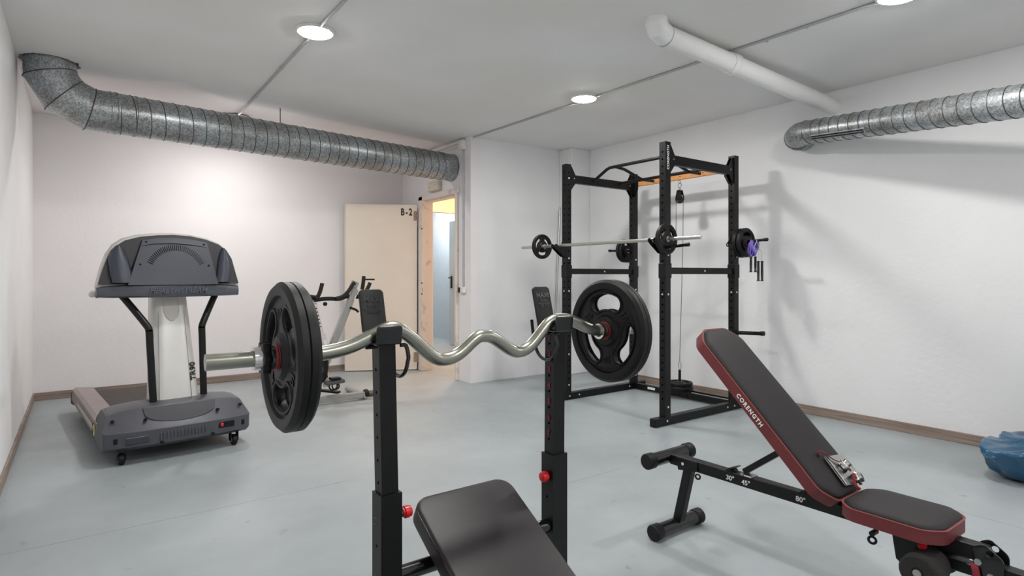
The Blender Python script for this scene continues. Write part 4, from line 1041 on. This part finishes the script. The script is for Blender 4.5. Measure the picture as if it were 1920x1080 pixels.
# lip band with raised wording
mb = MB(); bm = mb.bm; rings = []
for i in range(17):
    x = -.412+.824*i/16; e = abs(x/.412); zt = 1.093-.020*e**2; yy = .185+.035*e**2; zb = 1.002+.004*e
    rings.append([bm.verts.new(p) for p in ((x, yy+.02, zb), (x, yy, zb+.01), (x, yy-.004, (zb+zt)/2), (x, yy+.004, zt-.006), (x, yy+.02, zt), (x, yy+.06, zt), (x, yy+.06, zb))])
for a_, b_ in zip(rings, rings[1:]):
    for i in range(7): bm.faces.new((a_[i], a_[(i+1) % 7], b_[(i+1) % 7], b_[i]))
bm.faces.new(rings[0]); bm.faces.new(rings[-1]); lip = L(mb, 'lip_band', 'tm_lip', con, ang=40)
mb = MB().text('HEALTHSTREAM', .050, mtx((.03, .179, 1.045), (1, 0, 0), (0, -.02, 1)), ext=.003, shear=.2, bold=.0003, sx=.92); L(mb, 'raised_lettering', 'greyink', lip)
# handlebars on the user's side
for s_ in (-1, .92):
    mb = MB().tube(smooth_path([(s_*.36, .30, 1.05), (s_*.43, .30, 1.028), (s_*.435, .36, 1.025), (s_*.40, .62, 1.03), (s_*.36, .70, 1.03)], 5), .017, 14); L(mb, 'handrail', 'tm_light')

# ------------------------------------------------------------------ exercise bike behind the curl bar's left plate
t = thing('exercise_bike', 'grey exercise bike by the open cream door, half hidden by a plate', 'exercise bike', (1.85, 5.35, 0))
by = 5.20
MB().beam((1.42, by-.03, .045), (2.08, by-.03, .045), .05, .055, .004).build('floor_beam', M['bike'], t)
for x in (1.46, 2.07):
    MB().cyl((x, by-.06, .03), (x, by+.42, .03), .026, 14, bev=.004).build('stabiliser', M['bike'], t)
MB().lathe([(0, 0), (.034, 0), (.040, .008), (.040, .03), (.034, .038), (0, .038)], (2.06, by-.03, .052), (1, 0, 0), 20).build('transport_wheel', M['rubber'], t)
MB().cyl((2.098, by-.03, .045), (2.15, by-.03, .045), .030, 16, bev=.004).build('end_cap', M['seam'], t)
MB().beam((1.62, by+.30, .10), (1.83, by-.02, .09), .05, .02, .003).build('tie_bar', M['black'], t)
# handlebar stem leaning to the right
MB().beam((1.70, by, .33), (1.985, by, 1.02), .052, .060, .006).build('handlebar_stem', M['bike'], t)
MB().beam((1.672, by-.005, .33), (1.94, by-.005, .97), .035, .010, .002).build('stem_channel', M['black'], t)
MB().beam((1.963, by-.034, .915), (1.982, by-.034, .965), .034, .006, .002).build('label_plate', M['paper'], t)
MB().tube([(1.93, by-.03, .85), (1.97, by-.07, .83), (1.99, by-.075, .81)], .011, 10).build('stem_knob', M['black'], t)
MB().cyl((1.70, by, .42), (1.72, by, .15), .028, 14).build('front_fork', M['bikew'], t)
MB().tube(smooth_path([(1.70, by-.05, .50), (1.70, by-.05, .32), (1.68, by-.05, .24), (1.65, by-.05, .21)], 4), .022, 12).build('belt_guard', M['black'], t)
MB().lathe([(0, -.02), (.20, -.02), (.215, -.012), (.215, .012), (.20, .02), (0, .02)], (1.42, by, .34), (0, 1, 0), 48).build('flywheel', M['bike'], t)
# seat post leaning left
MB().beam((1.735, by, .40), (1.615, by, .90), .030, .034, .003).build('seat_post', M['bikew'], t)
mb = MB()
for k in range(6): p_ = V((1.735, by, .40)).lerp(V((1.615, by, .90)), .58+.065*k); mb.cyl(p_+V((0, -.019, 0)), p_+V((0, -.016, 0)), .006, 8)
mb.build('post_hole', M['hole'], t)
MB().beam((1.745, by, .36), (1.685, by, .62), .042, .046, .003).build('seat_tube', M['bikew'], t)
MB().box((1.712, by-.024, .51), (.026, .003, .12), Matrix.Rotation(-.22, 3, 'Y')).build('sticker', M['paper'], t)
mb = MB(); bm = mb.bm; rings = []
for (x, w_, z, h_) in ((1.38, .02, .965, .012), (1.42, .10, .97, .03), (1.47, .11, .965, .035), (1.54, .06, .95, .03), (1.62, .028, .945, .024), (1.655, .015, .94, .012)):
    rings.append([bm.verts.new((x, by+w_*math.cos(2*PI*i/14), z+h_*math.sin(2*PI*i/14))) for i in range(14)])
for a_, b_ in zip(rings, rings[1:]):
    for i in range(14): bm.faces.new((a_[i], a_[(i+1) % 14], b_[(i+1) % 14], b_[i]))
bm.faces.new(rings[0]); bm.faces.new(rings[-1]); mb.build('saddle', M['vinyl'], t, ang=60)
# handlebar with three upright horns
hb = MB().tube(smooth_path([(1.60, by-.03, .925), (1.68, by-.03, .935), (1.76, by-.02, .935), (1.84, by, .93), (1.92, by, .955), (1.985, by, .945), (2.10, by+.02, .945), (2.18, by+.02, .955)], 4), .018, 12).build('handlebar', M['black'], t)
for P_ in ([(1.61, by-.05, .945), (1.635, by-.06, .975), (1.655, by-.07, 1.05), (1.66, by-.07, 1.075)],
           [(1.80, by-.03, .935), (1.86, by-.04, .955), (1.905, by-.05, 1.00), (1.945, by-.05, 1.06), (1.965, by-.05, 1.075)],
           [(2.005, by-.02, .95), (2.06, by-.03, .975), (2.095, by-.04, 1.03), (2.115, by-.04, 1.075)],
           [(2.075, by+.05, 1.01), (2.085, by+.05, 1.07), (2.09, by+.05, 1.12), (2.092, by+.05, 1.135)]):
    MB().tube(smooth_path(P_, 4), .0175, 12).build('grip_horn', M['foam'], hb)
MB().cyl((2.09, by+.05, 1.105), (2.19, by+.03, 1.105), .008, 10).build('device_arm', M['black'], hb)
MB().box((1.975, by-.01, 1.06), (.07, .02, .06), Matrix.Rotation(.4, 3, 'Y'), bev=.004).build('monitor', M['bike'], hb)
MB().cyl((1.70, by-.035, .89), (1.70, by-.02, .89), .018, 14).build('tension_knob', M['black'], t)
# crank and pedal
t.location.x += .05
MB().tube([(1.655, by-.05, .46), (1.665, by-.06, .43), (1.70, by-.07, .245)], .012, 10).build('crank_arm', M['black'], t)
pdx = -.165
pd = MB().box((1.92+pdx, by-.11, .205), (.16, .09, .03), Matrix.Rotation(-.08, 3, 'Y'), bev=.004).build('pedal', M['seam'], t)
MB().torus((1.91+pdx, by-.11, .17), (0, 1, .1), .036, .008, 18, 6).torus((1.935+pdx, by-.10, .165), (.3, 1, .1), .03, .007, 18, 6).box((1.925+pdx, by-.11, .235), (.09, .07, .02), bev=.004).build('toe_strap', M['black'], pd)

# ------------------------------------------------------------------ blue bag
mb = MB(); bm = mb.bm; NA, NZ = 120, 40; rings = []
prof = [(0, .0), (.7, .0), (.84, .012), (.93, .05), (.98, .10), (1.0, .15), (1.03, .185), (1.0, .195), (.92, .192), (.78, .186), (.6, .192), (.42, .205), (.26, .225), (.13, .245), (0, .25)]
def at_prof(u):
    f = u*(len(prof)-1); k = min(int(f), len(prof)-2); a_ = f-k; return tuple(prof[k][q]*(1-a_)+prof[k+1][q]*a_ for q in (0, 1))
tipdir = math.atan2(.45, -.89)
for i in range(1, NZ):
    r_, z_ = at_prof(i/NZ); ring = []
    for j in range(NA):
        a_ = 2*PI*j/NA; ca, sa = math.cos(a_), math.sin(a_)
        sq = 1/max(abs(ca), abs(sa))**.55
        n1 = noise.noise(V((ca*1.3+4, sa*1.3, z_*4)))
        fold = 1-2*abs(noise.noise(V((ca*1.9, sa*1.9+7, z_*9+r_))))
        f2 = 1-2*abs(noise.noise(V((ca*6+2, sa*6, z_*14))))
        d_ = math.cos(a_-tipdir); tip = max(0, d_)**14*.09*min(1, z_/.16)
        rad = .235*r_*sq*.93*(1+.12*n1+.12*fold*min(1, z_/.06)+.04*f2)+tip*(r_ > .8)
        zz = z_*.86*(1+.10*n1)+.020*fold*(z_ > .1)+.006*f2*(z_ > .02)
        ring.append(bm.verts.new((4.39+1.15*rad*ca, .875+rad*sa, max(.0015, zz))))
    rings.append(ring)
for a_, b_ in zip(rings, rings[1:]):
    for i in range(NA): bm.faces.new((a_[i], a_[(i+1) % NA], b_[(i+1) % NA], b_[i]))
bm.faces.new(rings[0]); bm.faces.new(rings[-1])
o = mb.build('blue_bag', M['bag'], ang=80); tag(put(o, (4.39, .875, 0)), 'crumpled glossy blue tarpaulin bag on the floor by the right wall', 'bag')

# ------------------------------------------------------------------ crumbled plaster at wall foot
